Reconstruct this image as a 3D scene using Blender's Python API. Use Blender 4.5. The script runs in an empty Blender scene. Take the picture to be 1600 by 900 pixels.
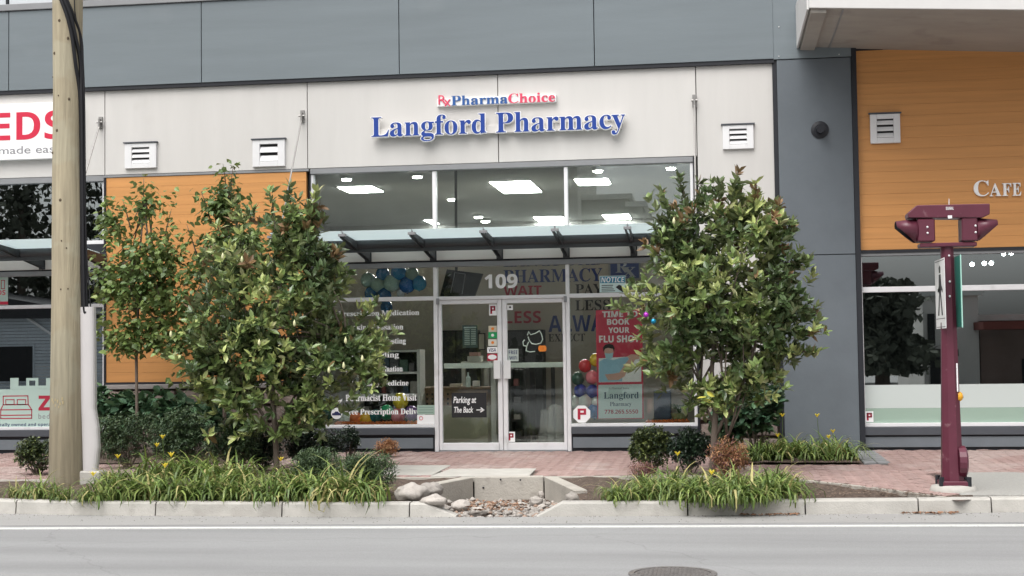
import bpy, bmesh, math, random
from mathutils import Vector, Matrix, noise
import numpy as np
rnd = random.Random(7)
S = bpy.context.scene
COL = S.collection
# ------------------------------------------------------------------ camera
FPX = 2200.0; YAW, PITCH, ROLL = 0.140798, 0.045821, 0.013262
CAM = Vector((0.0, -20.5, 1.44))
RM = Matrix.Rotation(YAW, 3, 'Z') @ Matrix.Rotation(PITCH, 3, 'X') @ Matrix.Rotation(ROLL, 3, 'Y')
cd = bpy.data.cameras.new('camera'); cam = bpy.data.objects.new('camera', cd); COL.objects.link(cam)
cd.sensor_width = 36; cd.lens = FPX / 1600 * 36; cd.clip_end = 2000; cd.clip_start = 0.05
rx, fw, up = RM @ Vector((1, 0, 0)), RM @ Vector((0, 1, 0)), RM @ Vector((0, 0, 1))
M4 = Matrix(((rx.x, up.x, -fw.x, CAM.x), (rx.y, up.y, -fw.y, CAM.y), (rx.z, up.z, -fw.z, CAM.z), (0, 0, 0, 1)))
cam.matrix_world = M4
S.camera = cam
# ------------------------------------------------------------------ sky, sun, exposure
SUN_EL, SUN_AZ = math.radians(60), math.radians(200)
w = bpy.data.worlds.new("World"); S.world = w; w.use_nodes = True
nt = w.node_tree; bg = nt.nodes['Background']
sky = nt.nodes.new('ShaderNodeTexSky'); sky.sky_type = 'NISHITA'; sky.sun_disc = False
sky.sun_elevation = SUN_EL; sky.sun_rotation = SUN_AZ
sky.air_density = 1.0; sky.dust_density = 6.0; sky.ozone_density = 0.6
hs = nt.nodes.new('ShaderNodeHueSaturation'); hs.inputs['Saturation'].default_value = 0.16
nt.links.new(sky.outputs[0], hs.inputs['Color']); nt.links.new(hs.outputs[0], bg.inputs['Color'])
bg.inputs['Strength'].default_value = 0.11
sl = bpy.data.lights.new('sun', 'SUN'); sl.energy = 1.5; sl.angle = math.radians(65); sl.color = (1.0, 0.97, 0.93)
so = bpy.data.objects.new('sun', sl); COL.objects.link(so)
sd = Vector((math.sin(SUN_AZ) * math.cos(SUN_EL), math.cos(SUN_AZ) * math.cos(SUN_EL), math.sin(SUN_EL)))
so.rotation_euler = sd.to_track_quat('Z', 'Y').to_euler(); so.location = sd * 40
S.view_settings.view_transform = 'Standard'; S.view_settings.look = 'None'
S.view_settings.exposure = 0.70; S.view_settings.gamma = 1.0
try:
    S.cycles.max_bounces = 6; S.cycles.transparent_max_bounces = 16; S.cycles.diffuse_bounces = 3
    S.cycles.glossy_bounces = 3
except Exception: pass

# ------------------------------------------------------------------ measuring helpers (survey of the place)
def ray(px, py): return RM @ Vector(((px - 800) / FPX, 1, -(py - 450) / FPX))
def P(px, py, Y=0.0):
    d = ray(px, py); t = (Y - CAM.y) / d.y
    return CAM.x + d.x * t, CAM.z + d.z * t
def PX(px, py, Y=0.0): return P(px, py, Y)[0]
def PZ(px, py, Y=0.0): return P(px, py, Y)[1]
def gz(y): return -0.10 * min(max(-y, 0), 6.0) / 6.0
def G(px, py, z=None):
    d = ray(px, py); zz = -0.05 if z is None else z
    for _ in range(6):
        t = (zz - CAM.z) / d.z; p = CAM + d * t
        if z is None: zz = gz(p.y)
    return Vector((p.x, p.y, zz))

# ------------------------------------------------------------------ object helpers
WLOC = {}
def link(o, parent=None):
    COL.objects.link(o)
    if parent is not None:
        o.parent = parent; L = WLOC.get(parent.name, Vector((0, 0, 0)))
        o.matrix_parent_inverse = Matrix.Translation(-L)
    return o
def tag(o, label=None, cat=None, group=None, kind=None):
    if label: o['label'] = label
    if cat: o['category'] = cat
    if group: o['group'] = group
    if kind: o['kind'] = kind
    return o
def thing(name, label, cat, loc=(0, 0, 0), group=None):
    o = bpy.data.objects.new(name, None); o.empty_display_size = 0.1; COL.objects.link(o)
    o.location = loc; WLOC[o.name] = Vector(loc)
    return tag(o, label, cat, group)
def newmesh(name, verts, faces, mats, fm=None, smooth=False):
    me = bpy.data.meshes.new(name); me.from_pydata(verts, [], faces)
    for m in (mats if isinstance(mats, (list, tuple)) else [mats]): me.materials.append(m)
    if fm is not None: me.polygons.foreach_set('material_index', fm)
    if smooth: me.polygons.foreach_set('use_smooth', [True] * len(me.polygons))
    me.update(); return me
def mobj(name, verts, faces, mats, parent=None, fm=None, smooth=False):
    return link(bpy.data.objects.new(name, newmesh(name, verts, faces, mats, fm, smooth)), parent)
BF = [(0, 3, 2, 1), (4, 5, 6, 7), (0, 1, 5, 4), (1, 2, 6, 5), (2, 3, 7, 6), (3, 0, 4, 7)]
class MB:
    def __init__(s): s.v = []; s.f = []; s.m = []
    def add(s, vs, fs, mi=0):
        o = len(s.v); s.v += [tuple(v) for v in vs]; s.f += [tuple(i + o for i in f) for f in fs]; s.m += [mi] * len(fs)
    def box(s, x0, x1, y0, y1, z0, z1, mi=0):
        if x0 > x1: x0, x1 = x1, x0
        if y0 > y1: y0, y1 = y1, y0
        if z0 > z1: z0, z1 = z1, z0
        s.add([(x0, y0, z0), (x1, y0, z0), (x1, y1, z0), (x0, y1, z0), (x0, y0, z1), (x1, y0, z1), (x1, y1, z1), (x0, y1, z1)], BF, mi)
    def tube(s, pts, r, n=8, mi=0, caps=True):
        pts = [Vector(p) for p in pts]; rs = r if isinstance(r, (list, tuple)) else [r] * len(pts)
        base = len(s.v); u = None
        for i, p in enumerate(pts):
            t = (pts[min(i + 1, len(pts) - 1)] - pts[max(i - 1, 0)]).normalized()
            if u is None:
                u = t.cross(Vector((0, 0, 1)) if abs(t.z) < 0.9 else Vector((1, 0, 0))).normalized()
            else: u = (u - t * u.dot(t)).normalized()
            v = t.cross(u)
            for k in range(n):
                a = 2 * math.pi * k / n
                s.v.append(tuple(p + (u * math.cos(a) + v * math.sin(a)) * rs[i]))
        for i in range(len(pts) - 1):
            for k in range(n):
                a = base + i * n + k; b = base + i * n + (k + 1) % n
                s.f.append((a, b, b + n, a + n)); s.m.append(mi)
        if caps:
            s.f.append(tuple(base + k for k in range(n))[::-1]); s.m.append(mi)
            e = base + (len(pts) - 1) * n
            s.f.append(tuple(e + k for k in range(n))); s.m.append(mi)
    def prism(s, poly, y0, y1, mi=0):
        """poly: (x,z) list, extruded along y"""
        n = len(poly); a = [(x, y0, z) for x, z in poly] + [(x, y1, z) for x, z in poly]
        fs = [tuple(range(n)), tuple(range(2 * n - 1, n - 1, -1))] + [(i, i + n, (i + 1) % n + n, (i + 1) % n) for i in range(n)]
        s.add(a, fs, mi)
    def slabpoly(s, poly, z0, z1, mi=0):
        n = len(poly); zz0 = z0 if callable(z0) else (lambda x, y: z0); zz1 = z1 if callable(z1) else (lambda x, y: z1)
        a = [(x, y, zz0(x, y)) for x, y in poly] + [(x, y, zz1(x, y)) for x, y in poly]
        fs = [tuple(range(n))[::-1], tuple(range(n, 2 * n))] + [(i, (i + 1) % n, (i + 1) % n + n, i + n) for i in range(n)]
        s.add(a, fs, mi)
    def sphere(s, c, r, nu=14, nv=9, mi=0, fn=None):
        base = len(s.v); rr = r if isinstance(r, (list, tuple)) else (r, r, r)
        for j in range(nv + 1):
            th = math.pi * j / nv
            for i in range(nu):
                ph = 2 * math.pi * i / nu
                d = Vector((math.sin(th) * math.cos(ph), math.sin(th) * math.sin(ph), math.cos(th)))
                k = fn(d) if fn else 1.0
                s.v.append((c[0] + d.x * rr[0] * k, c[1] + d.y * rr[1] * k, c[2] + d.z * rr[2] * k))
        for j in range(nv):
            for i in range(nu):
                a = base + j * nu + i; b = base + j * nu + (i + 1) % nu
                s.f.append((a, a + nu, b + nu, b)); s.m.append(mi)
    def build(s, name, mats, parent=None, smooth=False, bevel=0):
        o = mobj(name, s.v, s.f, mats, parent, s.m, smooth)
        if bevel: bevel_mesh(o.data, bevel)
        return o
def bevel_mesh(me, w_, seg=1):
    bm = bmesh.new(); bm.from_mesh(me)
    try: bmesh.ops.bevel(bm, geom=[e for e in bm.edges if len(e.link_faces) == 2 and e.calc_face_angle(0) > 0.5], offset=w_, segments=seg, affect='EDGES', clamp_overlap=True)
    except Exception: pass
    bm.to_mesh(me); bm.free()
def box(name, x0, x1, y0, y1, z0, z1, mat, parent=None, bevel=0):
    b = MB(); b.box(x0, x1, y0, y1, z0, z1); return b.build(name, mat, parent, bevel=bevel)
def quadbox(name, px0, py0, px1, py1, yf, yb, mat, parent=None, bevel=0):
    """box whose front face runs from lower-left sight (px0,py1) to upper-right sight (px1,py0) on plane yf"""
    x0, z0 = P(px0, py1, yf); x1, z1 = P(px1, py0, yf)
    return box(name, x0, x1, yf, yb, z0, z1, mat, parent, bevel)
def structure(o): o['kind'] = 'structure'; return o
def stuff(o): o['kind'] = 'stuff'; return o

# ------------------------------------------------------------------ materials
MATS = {}
def mat(name, col, rough=0.7, var=0.12, scale=6.0, bump=0.0, bscale=None, spec=0.4, metal=0.0, stretch=None, objvar=0.0, spots=None, coat=0.0):
    if name in MATS: return MATS[name]
    m = bpy.data.materials.new(name); m.use_nodes = True; n = m.node_tree.nodes; L = m.node_tree.links
    b = n['Principled BSDF']; b.inputs['Roughness'].default_value = rough; b.inputs['Metallic'].default_value = metal
    b.inputs['Specular IOR Level'].default_value = spec
    if coat: b.inputs['Coat Weight'].default_value = coat
    tc = n.new('ShaderNodeTexCoord'); mp = n.new('ShaderNodeMapping'); L.new(tc.outputs['Object'], mp.inputs[0])
    if stretch: mp.inputs['Scale'].default_value = stretch
    ns = n.new('ShaderNodeTexNoise'); ns.inputs['Scale'].default_value = scale; ns.inputs['Detail'].default_value = 6
    ns.inputs['Roughness'].default_value = 0.62
    L.new(mp.outputs[0], ns.inputs['Vector'])
    mr = n.new('ShaderNodeMapRange'); mr.inputs[1].default_value = 0.28; mr.inputs[2].default_value = 0.72
    mr.inputs[3].default_value = 1 - var; mr.inputs[4].default_value = 1 + var
    L.new(ns.outputs['Fac'], mr.inputs[0]); last = mr.outputs[0]
    if objvar:
        oi = n.new('ShaderNodeObjectInfo'); m2 = n.new('ShaderNodeMapRange'); m2.inputs[3].default_value = 1 - objvar; m2.inputs[4].default_value = 1 + objvar
        L.new(oi.outputs['Random'], m2.inputs[0]); mm = n.new('ShaderNodeMath'); mm.operation = 'MULTIPLY'
        L.new(last, mm.inputs[0]); L.new(m2.outputs[0], mm.inputs[1]); last = mm.outputs[0]
    vm = n.new('ShaderNodeVectorMath'); vm.operation = 'SCALE'; vm.inputs[0].default_value = col[:3]
    L.new(last, vm.inputs['Scale']); out = vm.outputs[0]
    if spots:
        sc, thr, scol, amt = spots
        n2 = n.new('ShaderNodeTexNoise'); n2.inputs['Scale'].default_value = sc; n2.inputs['Detail'].default_value = 3
        L.new(tc.outputs['Object'], n2.inputs['Vector'])
        r2 = n.new('ShaderNodeMapRange'); r2.inputs[1].default_value = thr; r2.inputs[2].default_value = thr + 0.08; r2.inputs[4].default_value = amt
        L.new(n2.outputs['Fac'], r2.inputs[0]); mx = n.new('ShaderNodeMix'); mx.data_type = 'RGBA'
        L.new(r2.outputs[0], mx.inputs[0]); L.new(out, mx.inputs[6]); mx.inputs[7].default_value = (*scol, 1); out = mx.outputs[2]
    L.new(out, b.inputs['Base Color'])
    if bump:
        nb = n.new('ShaderNodeTexNoise'); nb.inputs['Scale'].default_value = bscale or scale * 5; nb.inputs['Detail'].default_value = 5
        L.new(mp.outputs[0], nb.inputs['Vector']); bp = n.new('ShaderNodeBump'); bp.inputs['Strength'].default_value = bump; bp.inputs['Distance'].default_value = 0.02
        L.new(nb.outputs['Fac'], bp.inputs['Height']); L.new(bp.outputs[0], b.inputs['Normal'])
    MATS[name] = m; return m
def leafmat(name, col, under=None, rough=0.4, trans=0.15, var=0.3):
    if name in MATS: return MATS[name]
    m = bpy.data.materials.new(name); m.use_nodes = True; n = m.node_tree.nodes; L = m.node_tree.links
    b = n['Principled BSDF']; b.inputs['Roughness'].default_value = rough; b.inputs['Specular IOR Level'].default_value = 0.5
    gi = n.new('ShaderNodeNewGeometry'); mr = n.new('ShaderNodeMapRange'); mr.inputs[3].default_value = 1 - var; mr.inputs[4].default_value = 1 + var
    L.new(gi.outputs['Random Per Island'], mr.inputs[0])
    vm = n.new('ShaderNodeVectorMath'); vm.operation = 'SCALE'; vm.inputs[0].default_value = col; L.new(mr.outputs[0], vm.inputs['Scale'])
    out = vm.outputs[0]
    if under:
        mx = n.new('ShaderNodeMix'); mx.data_type = 'RGBA'; L.new(gi.outputs['Backfacing'], mx.inputs[0]); L.new(out, mx.inputs[6]); mx.inputs[7].default_value = (*under, 1); out = mx.outputs[2]
    L.new(out, b.inputs['Base Color'])
    tr = n.new('ShaderNodeBsdfTranslucent'); L.new(out, tr.inputs['Color']); ms = n.new('ShaderNodeMixShader'); ms.inputs[0].default_value = trans
    L.new(b.outputs[0], ms.inputs[1]); L.new(tr.outputs[0], ms.inputs[2]); L.new(ms.outputs[0], n['Material Output'].inputs['Surface'])
    MATS[name] = m; return m
def glassmat(name, tint, refl, rough=0.0):
    m = bpy.data.materials.new(name); m.use_nodes = True; n = m.node_tree.nodes; L = m.node_tree.links
    n.remove(n['Principled BSDF']); t = n.new('ShaderNodeBsdfTransparent'); t.inputs[0].default_value = (*tint, 1)
    g = n.new('ShaderNodeBsdfGlossy'); g.inputs['Roughness'].default_value = rough; g.inputs['Color'].default_value = (0.9, 0.96, 0.97, 1)
    fr = n.new('ShaderNodeFresnel'); fr.inputs[0].default_value = 1.5
    ad = n.new('ShaderNodeMath'); ad.operation = 'ADD'; ad.inputs[1].default_value = refl; ad.use_clamp = True; L.new(fr.outputs[0], ad.inputs[0])
    ms = n.new('ShaderNodeMixShader'); L.new(ad.outputs[0], ms.inputs[0]); L.new(t.outputs[0], ms.inputs[1]); L.new(g.outputs[0], ms.inputs[2])
    L.new(ms.outputs[0], n['Material Output'].inputs['Surface']); MATS[name] = m; return m
def veil(name, col, alpha, rough=0.5):
    m = bpy.data.materials.new(name); m.use_nodes = True; b = m.node_tree.nodes['Principled BSDF']
    b.inputs['Base Color'].default_value = (*col, 1); b.inputs['Alpha'].default_value = alpha; b.inputs['Roughness'].default_value = rough
    MATS[name] = m; return m
def frosted(name, col):
    m = bpy.data.materials.new(name); m.use_nodes = True; n = m.node_tree.nodes; L = m.node_tree.links; b = n['Principled BSDF']
    b.inputs['Base Color'].default_value = (*col, 1); b.inputs['Roughness'].default_value = 0.3
    t = n.new('ShaderNodeBsdfTranslucent'); t.inputs[0].default_value = (*col, 1); ms = n.new('ShaderNodeMixShader'); ms.inputs[0].default_value = 0.72
    L.new(b.outputs[0], ms.inputs[1]); L.new(t.outputs[0], ms.inputs[2]); L.new(ms.outputs[0], n['Material Output'].inputs['Surface']); MATS[name] = m; return m
def emit(name, col, s):
    m = bpy.data.materials.new(name); m.use_nodes = True; b = m.node_tree.nodes['Principled BSDF']
    b.inputs['Base Color'].default_value = (*col, 1); b.inputs['Emission Color'].default_value = (*col, 1); b.inputs['Emission Strength'].default_value = s
    MATS[name] = m; return m
def flat(name, col, rough=0.5): return mat(name, col, rough, var=0.03, scale=3)

m_fascia = mat('fascia_panel', (0.172, 0.202, 0.220), 0.55, 0.08, 1.2, 0.08, 40, stretch=(0.25, 1, 3), objvar=0.03, spots=(0.9, 0.6, (0.195, 0.222, 0.238), 0.45))
m_column = mat('column_panel', (0.128, 0.148, 0.167), 0.6, 0.09, 1.5, 0.05, 30, objvar=0.02, spots=(1.3, 0.62, (0.15, 0.17, 0.185), 0.5))
m_beige = mat('beige_panel', (0.60, 0.585, 0.565), 0.75, 0.045, 1.1, 0.05, 60, stretch=(2.4, 1, .35), objvar=0.02, spots=(1.1, 0.62, (0.5, 0.475, 0.45), 0.38))
m_orange = mat('orange_board', (0.60, 0.285, 0.095), 0.5, 0.10, 2.0, 0.04, 30, stretch=(0.3, 1, 9), objvar=0.035)
m_dark = mat('dark_metal_trim', (0.018, 0.020, 0.026), 0.5, 0.1, 4)
m_grey = mat('grey_flashing', (0.25, 0.255, 0.265), 0.45, 0.06, 4, spec=0.5)
m_sill = mat('dark_sill_metal', (0.075, 0.082, 0.095), 0.45, 0.08, 3)
m_base = mat('grey_base_panel', (0.155, 0.175, 0.195), 0.6, 0.08, 3, 0.05)
m_frame = mat('white_window_frame', (0.76, 0.755, 0.77), 0.4, 0.04, 5, spots=(3, 0.62, (0.5, 0.49, 0.48), 0.4))
m_vent = mat('vent_white', (0.74, 0.74, 0.75), 0.5, 0.03, 5)
m_conc = mat('concrete', (0.40, 0.375, 0.335), 0.85, 0.14, 3, 0.35, 40, spots=(5, 0.6, (0.30, 0.28, 0.25), 0.5))
m_soffit = mat('slab_concrete', (0.36, 0.335, 0.305), 0.85, 0.10, 2.2, 0.2, 30, stretch=(0.5, 1.4, 1), spots=(1.7, 0.58, (0.27, 0.25, 0.23), 0.5))
m_kerb = mat('kerb_concrete', (0.43, 0.415, 0.385), 0.85, 0.12, 4, 0.3, 60, spots=(3, 0.6, (0.30, 0.285, 0.26), 0.45), objvar=0.05)
m_brick = mat('brick_pink', (0.335, 0.232, 0.212), 0.85, 0.16, 9, 0.3, 90, objvar=0.08, spots=(0.8, 0.50, (0.42, 0.335, 0.31), 0.75))
m_paver = mat('grey_paver', (0.22, 0.225, 0.23), 0.85, 0.14, 9, 0.3, 60, objvar=0.12)
m_joint = mat('joint_sand', (0.10, 0.07, 0.06), 0.95, 0.2, 12)
m_soil = mat('bark_soil', (0.098, 0.070, 0.055), 0.95, 0.45, 14, 1.0, 60, spots=(22, 0.62, (0.26, 0.21, 0.17), 0.7))
m_rock = mat('rock', (0.38, 0.35, 0.32), 0.8, 0.22, 5, 0.6, 25, objvar=0.16, spots=(7, 0.58, (0.24, 0.225, 0.21), 0.5))
m_rockb = mat('rock_brown', (0.33, 0.235, 0.18), 0.8, 0.22, 8, 0.5, 30, objvar=0.2)
m_stone = mat('wall_stone', (0.25, 0.20, 0.175), 0.85, 0.22, 5, 0.7, 25, objvar=0.22)
m_bark = mat('bark', (0.15, 0.12, 0.098), 0.9, 0.22, 8, 0.6, 40, stretch=(1, 1, 0.3))
m_maroon = mat('maroon_paint', (0.105, 0.022, 0.04), 0.35, 0.10, 4, 0.0, spec=0.5, spots=(9, 0.68, (0.30, 0.17, 0.19), 0.5))
m_black = mat('black_rubber', (0.012, 0.012, 0.015), 0.5, 0.1, 4)
m_steel = mat('rod_steel', (0.32, 0.31, 0.30), 0.4, 0.1, 8, metal=0.6)
m_guard = mat('grey_pvc', (0.56, 0.54, 0.54), 0.5, 0.04, 2, spots=(1.5, 0.55, (0.46, 0.45, 0.44), 0.4))
m_white = flat('white_print', (0.88, 0.88, 0.88)); m_blue = flat('blue_letter', (0.010, 0.048, 0.28), 0.6)
m_blue2 = flat('blue_letter_light', (0.025, 0.10, 0.32), 0.6); m_red = flat('red_letter', (0.62, 0.03, 0.07), 0.3); m_pinkred = flat('pink_red_letter', (0.72, 0.07, 0.14), 0.3)
m_red2 = flat('maroon_red', (0.42, 0.02, 0.05)); m_greytext = flat('grey_print', (0.25, 0.25, 0.27)); m_poster_red = flat('poster_red', (0.60, 0.045, 0.09))
m_mint = flat('mint_vinyl', (0.46, 0.60, 0.545)); m_navy = flat('navy_print', (0.03, 0.04, 0.12)); m_blackp = flat('black_print', (0.02, 0.02, 0.022))
m_teal = flat('teal_print', (0.02, 0.22, 0.36)); m_tealp = flat('pale_teal_paper', (0.64, 0.79, 0.78)); m_skin = flat('skin_print', (0.68, 0.42, 0.34))
m_shirt = flat('blue_shirt_print', (0.36, 0.60, 0.74)); m_hair = flat('hair_print', (0.02, 0.015, 0.015)); m_mask = flat('mask_print', (0.45, 0.68, 0.75))
m_green = flat('green_print', (0.02, 0.36, 0.12)); m_orangep = flat('orange_print', (0.85, 0.25, 0.03)); m_glassbox = flat('rack', (0.6, 0.6, 0.58))
g_up = glassmat('upper_glass', (0.80, 0.84, 0.83), 0.15); g_low = glassmat('lower_glass', (0.94, 0.96, 0.94), 0.03)
g_dark = glassmat('tinted_glass', (0.45, 0.50, 0.52), 0.34); g_door = glassmat('door_glass', (0.94, 0.95, 0.92), 0.02)
m_canopy = frosted('frosted_canopy_glass', (0.72, 0.79, 0.80)); m_frost = veil('frosted_film', (0.62, 0.68, 0.66), 0.86, 0.6)
m_frost2 = veil('frosted_green_film', (0.45, 0.60, 0.50), 0.55, 0.6)
m_inwall = mat('interior_wall_paint', (0.46, 0.425, 0.36), 0.8, 0.04, 1.5); m_inceil = mat('interior_ceiling', (0.42, 0.43, 0.42), 0.85, 0.05, 1)
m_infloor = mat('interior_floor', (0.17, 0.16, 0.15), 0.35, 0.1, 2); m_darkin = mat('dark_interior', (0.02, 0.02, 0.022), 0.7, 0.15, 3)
m_shelf = mat('shelf_white', (0.6, 0.61, 0.58), 0.5, 0.05, 3); m_shelfdark = mat('shelf_dark', (0.03, 0.03, 0.033), 0.6, 0.1, 3)
m_light = emit('lit_panel', (1, 0.98, 0.93), 52.0); m_spot = emit('lit_downlight', (1, 0.97, 0.9), 50.0)
m_wood = mat('counter_wood', (0.20, 0.13, 0.08), 0.5, 0.25, 4, stretch=(4, 4, 0.5)); m_counter = mat('counter_front', (0.36, 0.35, 0.26), 0.6, 0.05, 3)

# ------------------------------------------------------------------ lettering
def mb(t, serif=True):
    o = ''
    for c in t:
        if 'A' <= c <= 'Z': o += chr((0x1D400 if serif else 0x1D5D4) + ord(c) - 65)
        elif 'a' <= c <= 'z': o += chr((0x1D41A if serif else 0x1D5EE) + ord(c) - 97)
        elif '0' <= c <= '9': o += chr((0x1D7CE if serif else 0x1D7EC) + ord(c) - 48)
        else: o += c
    return o
def textmesh(s, font='serif', extrude=0.0, offset=0.0, spacing=1.0):
    c = bpy.data.curves.new('lettering', 'FONT')
    c.body = mb(s) if font == 'serif' else mb(s, False) if font == 'bold' else s
    c.size = 1; c.extrude = extrude; c.offset = offset; c.space_character = spacing; c.resolution_u = 4
    o = bpy.data.objects.new('lettering', c); COL.objects.link(o)
    me = bpy.data.meshes.new_from_object(o.evaluated_get(bpy.context.evaluated_depsgraph_get()))
    bpy.data.objects.remove(o); bpy.data.curves.remove(c)
    n = len(me.vertices); co = np.empty(n * 3); me.vertices.foreach_get('co', co)
    return me, co.reshape(-1, 3)
def text(name, s, x0, x1, z0, z1, y, m, parent=None, font='serif', depth=0.002, outline=0.0, skew=0.0, pad=0.0, spacing=1.0):
    """lettering fitted to a box on plane y (front face at y), facing the street"""
    me, co = textmesh(s, font, 0.5, outline, spacing)
    lo, hi = co.min(0), co.max(0); e = pad
    sx = (x1 - x0 + 2 * e) / max(hi[0] - lo[0], 1e-6); sz = (z1 - z0 + 2 * e) / max(hi[1] - lo[1], 1e-6)
    X = x0 - e + (co[:, 0] - lo[0]) * sx; Z = z0 - e + (co[:, 1] - lo[1]) * sz; Y = y + depth * (0.5 - co[:, 2])
    X = X + skew * (Z - z0)
    me.vertices.foreach_set('co', np.stack([X, Y, Z], 1).ravel()); me.materials.clear(); me.materials.append(m); me.name = name; me.update()
    return link(bpy.data.objects.new(name, me), parent)
def ptext(name, s, px0, py0, px1, py1, y, m, parent=None, **k):
    x0, z0 = P(px0, py1, y); x1, z1 = P(px1, py0, y); n_ = len(s.replace(' ', ''))
    if parent is None or n_ < 2 or (px1 - px0) / len(s) < 8.5: return text(name, s, x0, x1, z0, z1, y, m, parent, **k)
    font = k.get('font', 'serif'); dep = k.get('depth', .002); off = k.get('outline', 0.0); sk = k.get('skew', 0.0)
    me, co = textmesh(s, font); lo, hi = co.min(0), co.max(0); bpy.data.meshes.remove(me)
    sx = (x1 - x0) / (hi[0] - lo[0]); sz = (z1 - z0) / (hi[1] - lo[1])
    for i, ch in enumerate(s):
        if ch == ' ': continue
        m_, c_ = textmesh(s[:i + 1], font); right = c_[:, 0].max(); bpy.data.meshes.remove(m_)
        me, co = textmesh(ch, font, .5, off); h_ = co[:, 0].max()
        X = x0 + (right - h_ - lo[0] + co[:, 0]) * sx; Z = z0 + (co[:, 1] - lo[1]) * sz; Y = y + dep * (.5 - co[:, 2]); X = X + sk * (Z - z0)
        me.vertices.foreach_set('co', np.stack([X, Y, Z], 1).ravel()); me.materials.clear(); me.materials.append(m); me.update()
        link(bpy.data.objects.new('letter' if name != 'digit' else 'digit', me), parent)

# ================================================================== GROUND
SWY = G(800, 745).y                    # street side edge of the brick walk
b = MB(); b.box(-300, 300, -400, 300, -0.9, -0.45); structure(b.build('ground', mat('ground_earth', (0.12, 0.11, 0.09), 0.95, 0.3, 0.6)))
# road
def road_material():
    m = mat('asphalt', (0.262, 0.264, 0.266), 0.85, 0.17, 110, 0.25, 260)
    n = m.node_tree.nodes; L = m.node_tree.links; b = n['Principled BSDF']
    src = b.inputs['Base Color'].links[0].from_socket
    tc = n.new('ShaderNodeTexCoord'); mp = n.new('ShaderNodeMapping'); mp.inputs['Scale'].default_value = (0.18, 1.3, 1); L.new(tc.outputs['Object'], mp.inputs[0])
    ns = n.new('ShaderNodeTexNoise'); ns.inputs['Scale'].default_value = 1.1; ns.inputs['Detail'].default_value = 5; L.new(mp.outputs[0], ns.inputs['Vector'])
    mr = n.new('ShaderNodeMapRange'); mr.inputs[1].default_value = 0.3; mr.inputs[2].default_value = 0.7; mr.inputs[3].default_value = 0.84; mr.inputs[4].default_value = 1.12; L.new(ns.outputs['Fac'], mr.inputs[0])
    vm = n.new('ShaderNodeVectorMath'); vm.operation = 'SCALE'; L.new(src, vm.inputs[0]); L.new(mr.outputs[0], vm.inputs['Scale'])
    vo = n.new('ShaderNodeTexVoronoi'); vo.feature = 'DISTANCE_TO_EDGE'; vo.inputs['Scale'].default_value = 0.2
    nd = n.new('ShaderNodeTexNoise'); nd.inputs['Scale'].default_value = 2.0; L.new(tc.outputs['Object'], nd.inputs['Vector'])
    ad = n.new('ShaderNodeVectorMath'); ad.operation = 'MULTIPLY_ADD'; L.new(nd.outputs['Color'], ad.inputs[0]); ad.inputs[1].default_value = (0.5, 0.5, 0.5); L.new(tc.outputs['Object'], ad.inputs[2]); L.new(ad.outputs[0], vo.inputs['Vector'])
    cr = n.new('ShaderNodeMapRange'); cr.inputs[1].default_value = 0.0; cr.inputs[2].default_value = 0.004; cr.inputs[3].default_value = 0.86; cr.inputs[4].default_value = 1.0; L.new(vo.outputs['Distance'], cr.inputs[0])
    v2 = n.new('ShaderNodeVectorMath'); v2.operation = 'SCALE'; L.new(vm.outputs[0], v2.inputs[0]); L.new(cr.outputs[0], v2.inputs['Scale']); L.new(v2.outputs[0], b.inputs['Base Color'])
    return m
ZR = -0.25
kf = [(-160, 795), (0, 803), (150, 806), (400, 808), (640, 808.5), (840, 808), (1075, 806.5), (1250, 804.5), (1441, 803), (1560, 801.5), (1720, 799)]
KF = [G(x, y, ZR) for x, y in kf]
def kerb_y(x):
    for a, c in zip(KF, KF[1:]):
        if a.x <= x <= c.x: return a.y + (c.y - a.y) * (x - a.x) / (c.x - a.x)
    return KF[0].y if x < KF[0].x else KF[-1].y
road_poly = [(-70, -44), (70, -44), (70, KF[-1].y)] + [(p.x, p.y) for p in reversed(KF)] + [(-70, KF[0].y)]
b = MB(); b.slabpoly(road_poly, -0.44, ZR); structure(b.build('road', road_material()))
# gutter strip: smoother, brighter pan between kerb and line
LA, LB = G(0, 826.5, ZR), G(1600, 821.5, ZR)
def line_pt(x, off=0.0):
    t = (x - LA.x) / (LB.x - LA.x); return (x, LA.y + (LB.y - LA.y) * t + off)
m_gut = mat('gutter_asphalt', (0.31, 0.306, 0.298), 0.88, 0.16, 90, 0.25, 200, spots=(2.0, 0.55, (0.28, 0.275, 0.27), 0.5))
poly = [line_pt(-14, 0.25), line_pt(14, 0.25)] + [(x, kerb_y(x) - 0.003) for x in np.linspace(14, -14, 30)]
b = MB(); b.slabpoly(poly, ZR - 0.02, ZR + 0.004); structure(b.build('road_gutter', m_gut))
b = MB()
xs = np.linspace(-15, 15, 61)
for a, c in zip(xs, xs[1:]):
    b.slabpoly([line_pt(a, -0.055), line_pt(c, -0.055), line_pt(c, 0.055), line_pt(a, 0.055)], ZR - 0.01, ZR + 0.008)
structure(b.build('road_marking', mat('road_paint', (0.60, 0.60, 0.585), 0.7, 0.10, 30, spots=(40, 0.60, (0.33, 0.33, 0.33), 0.6))))
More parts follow.
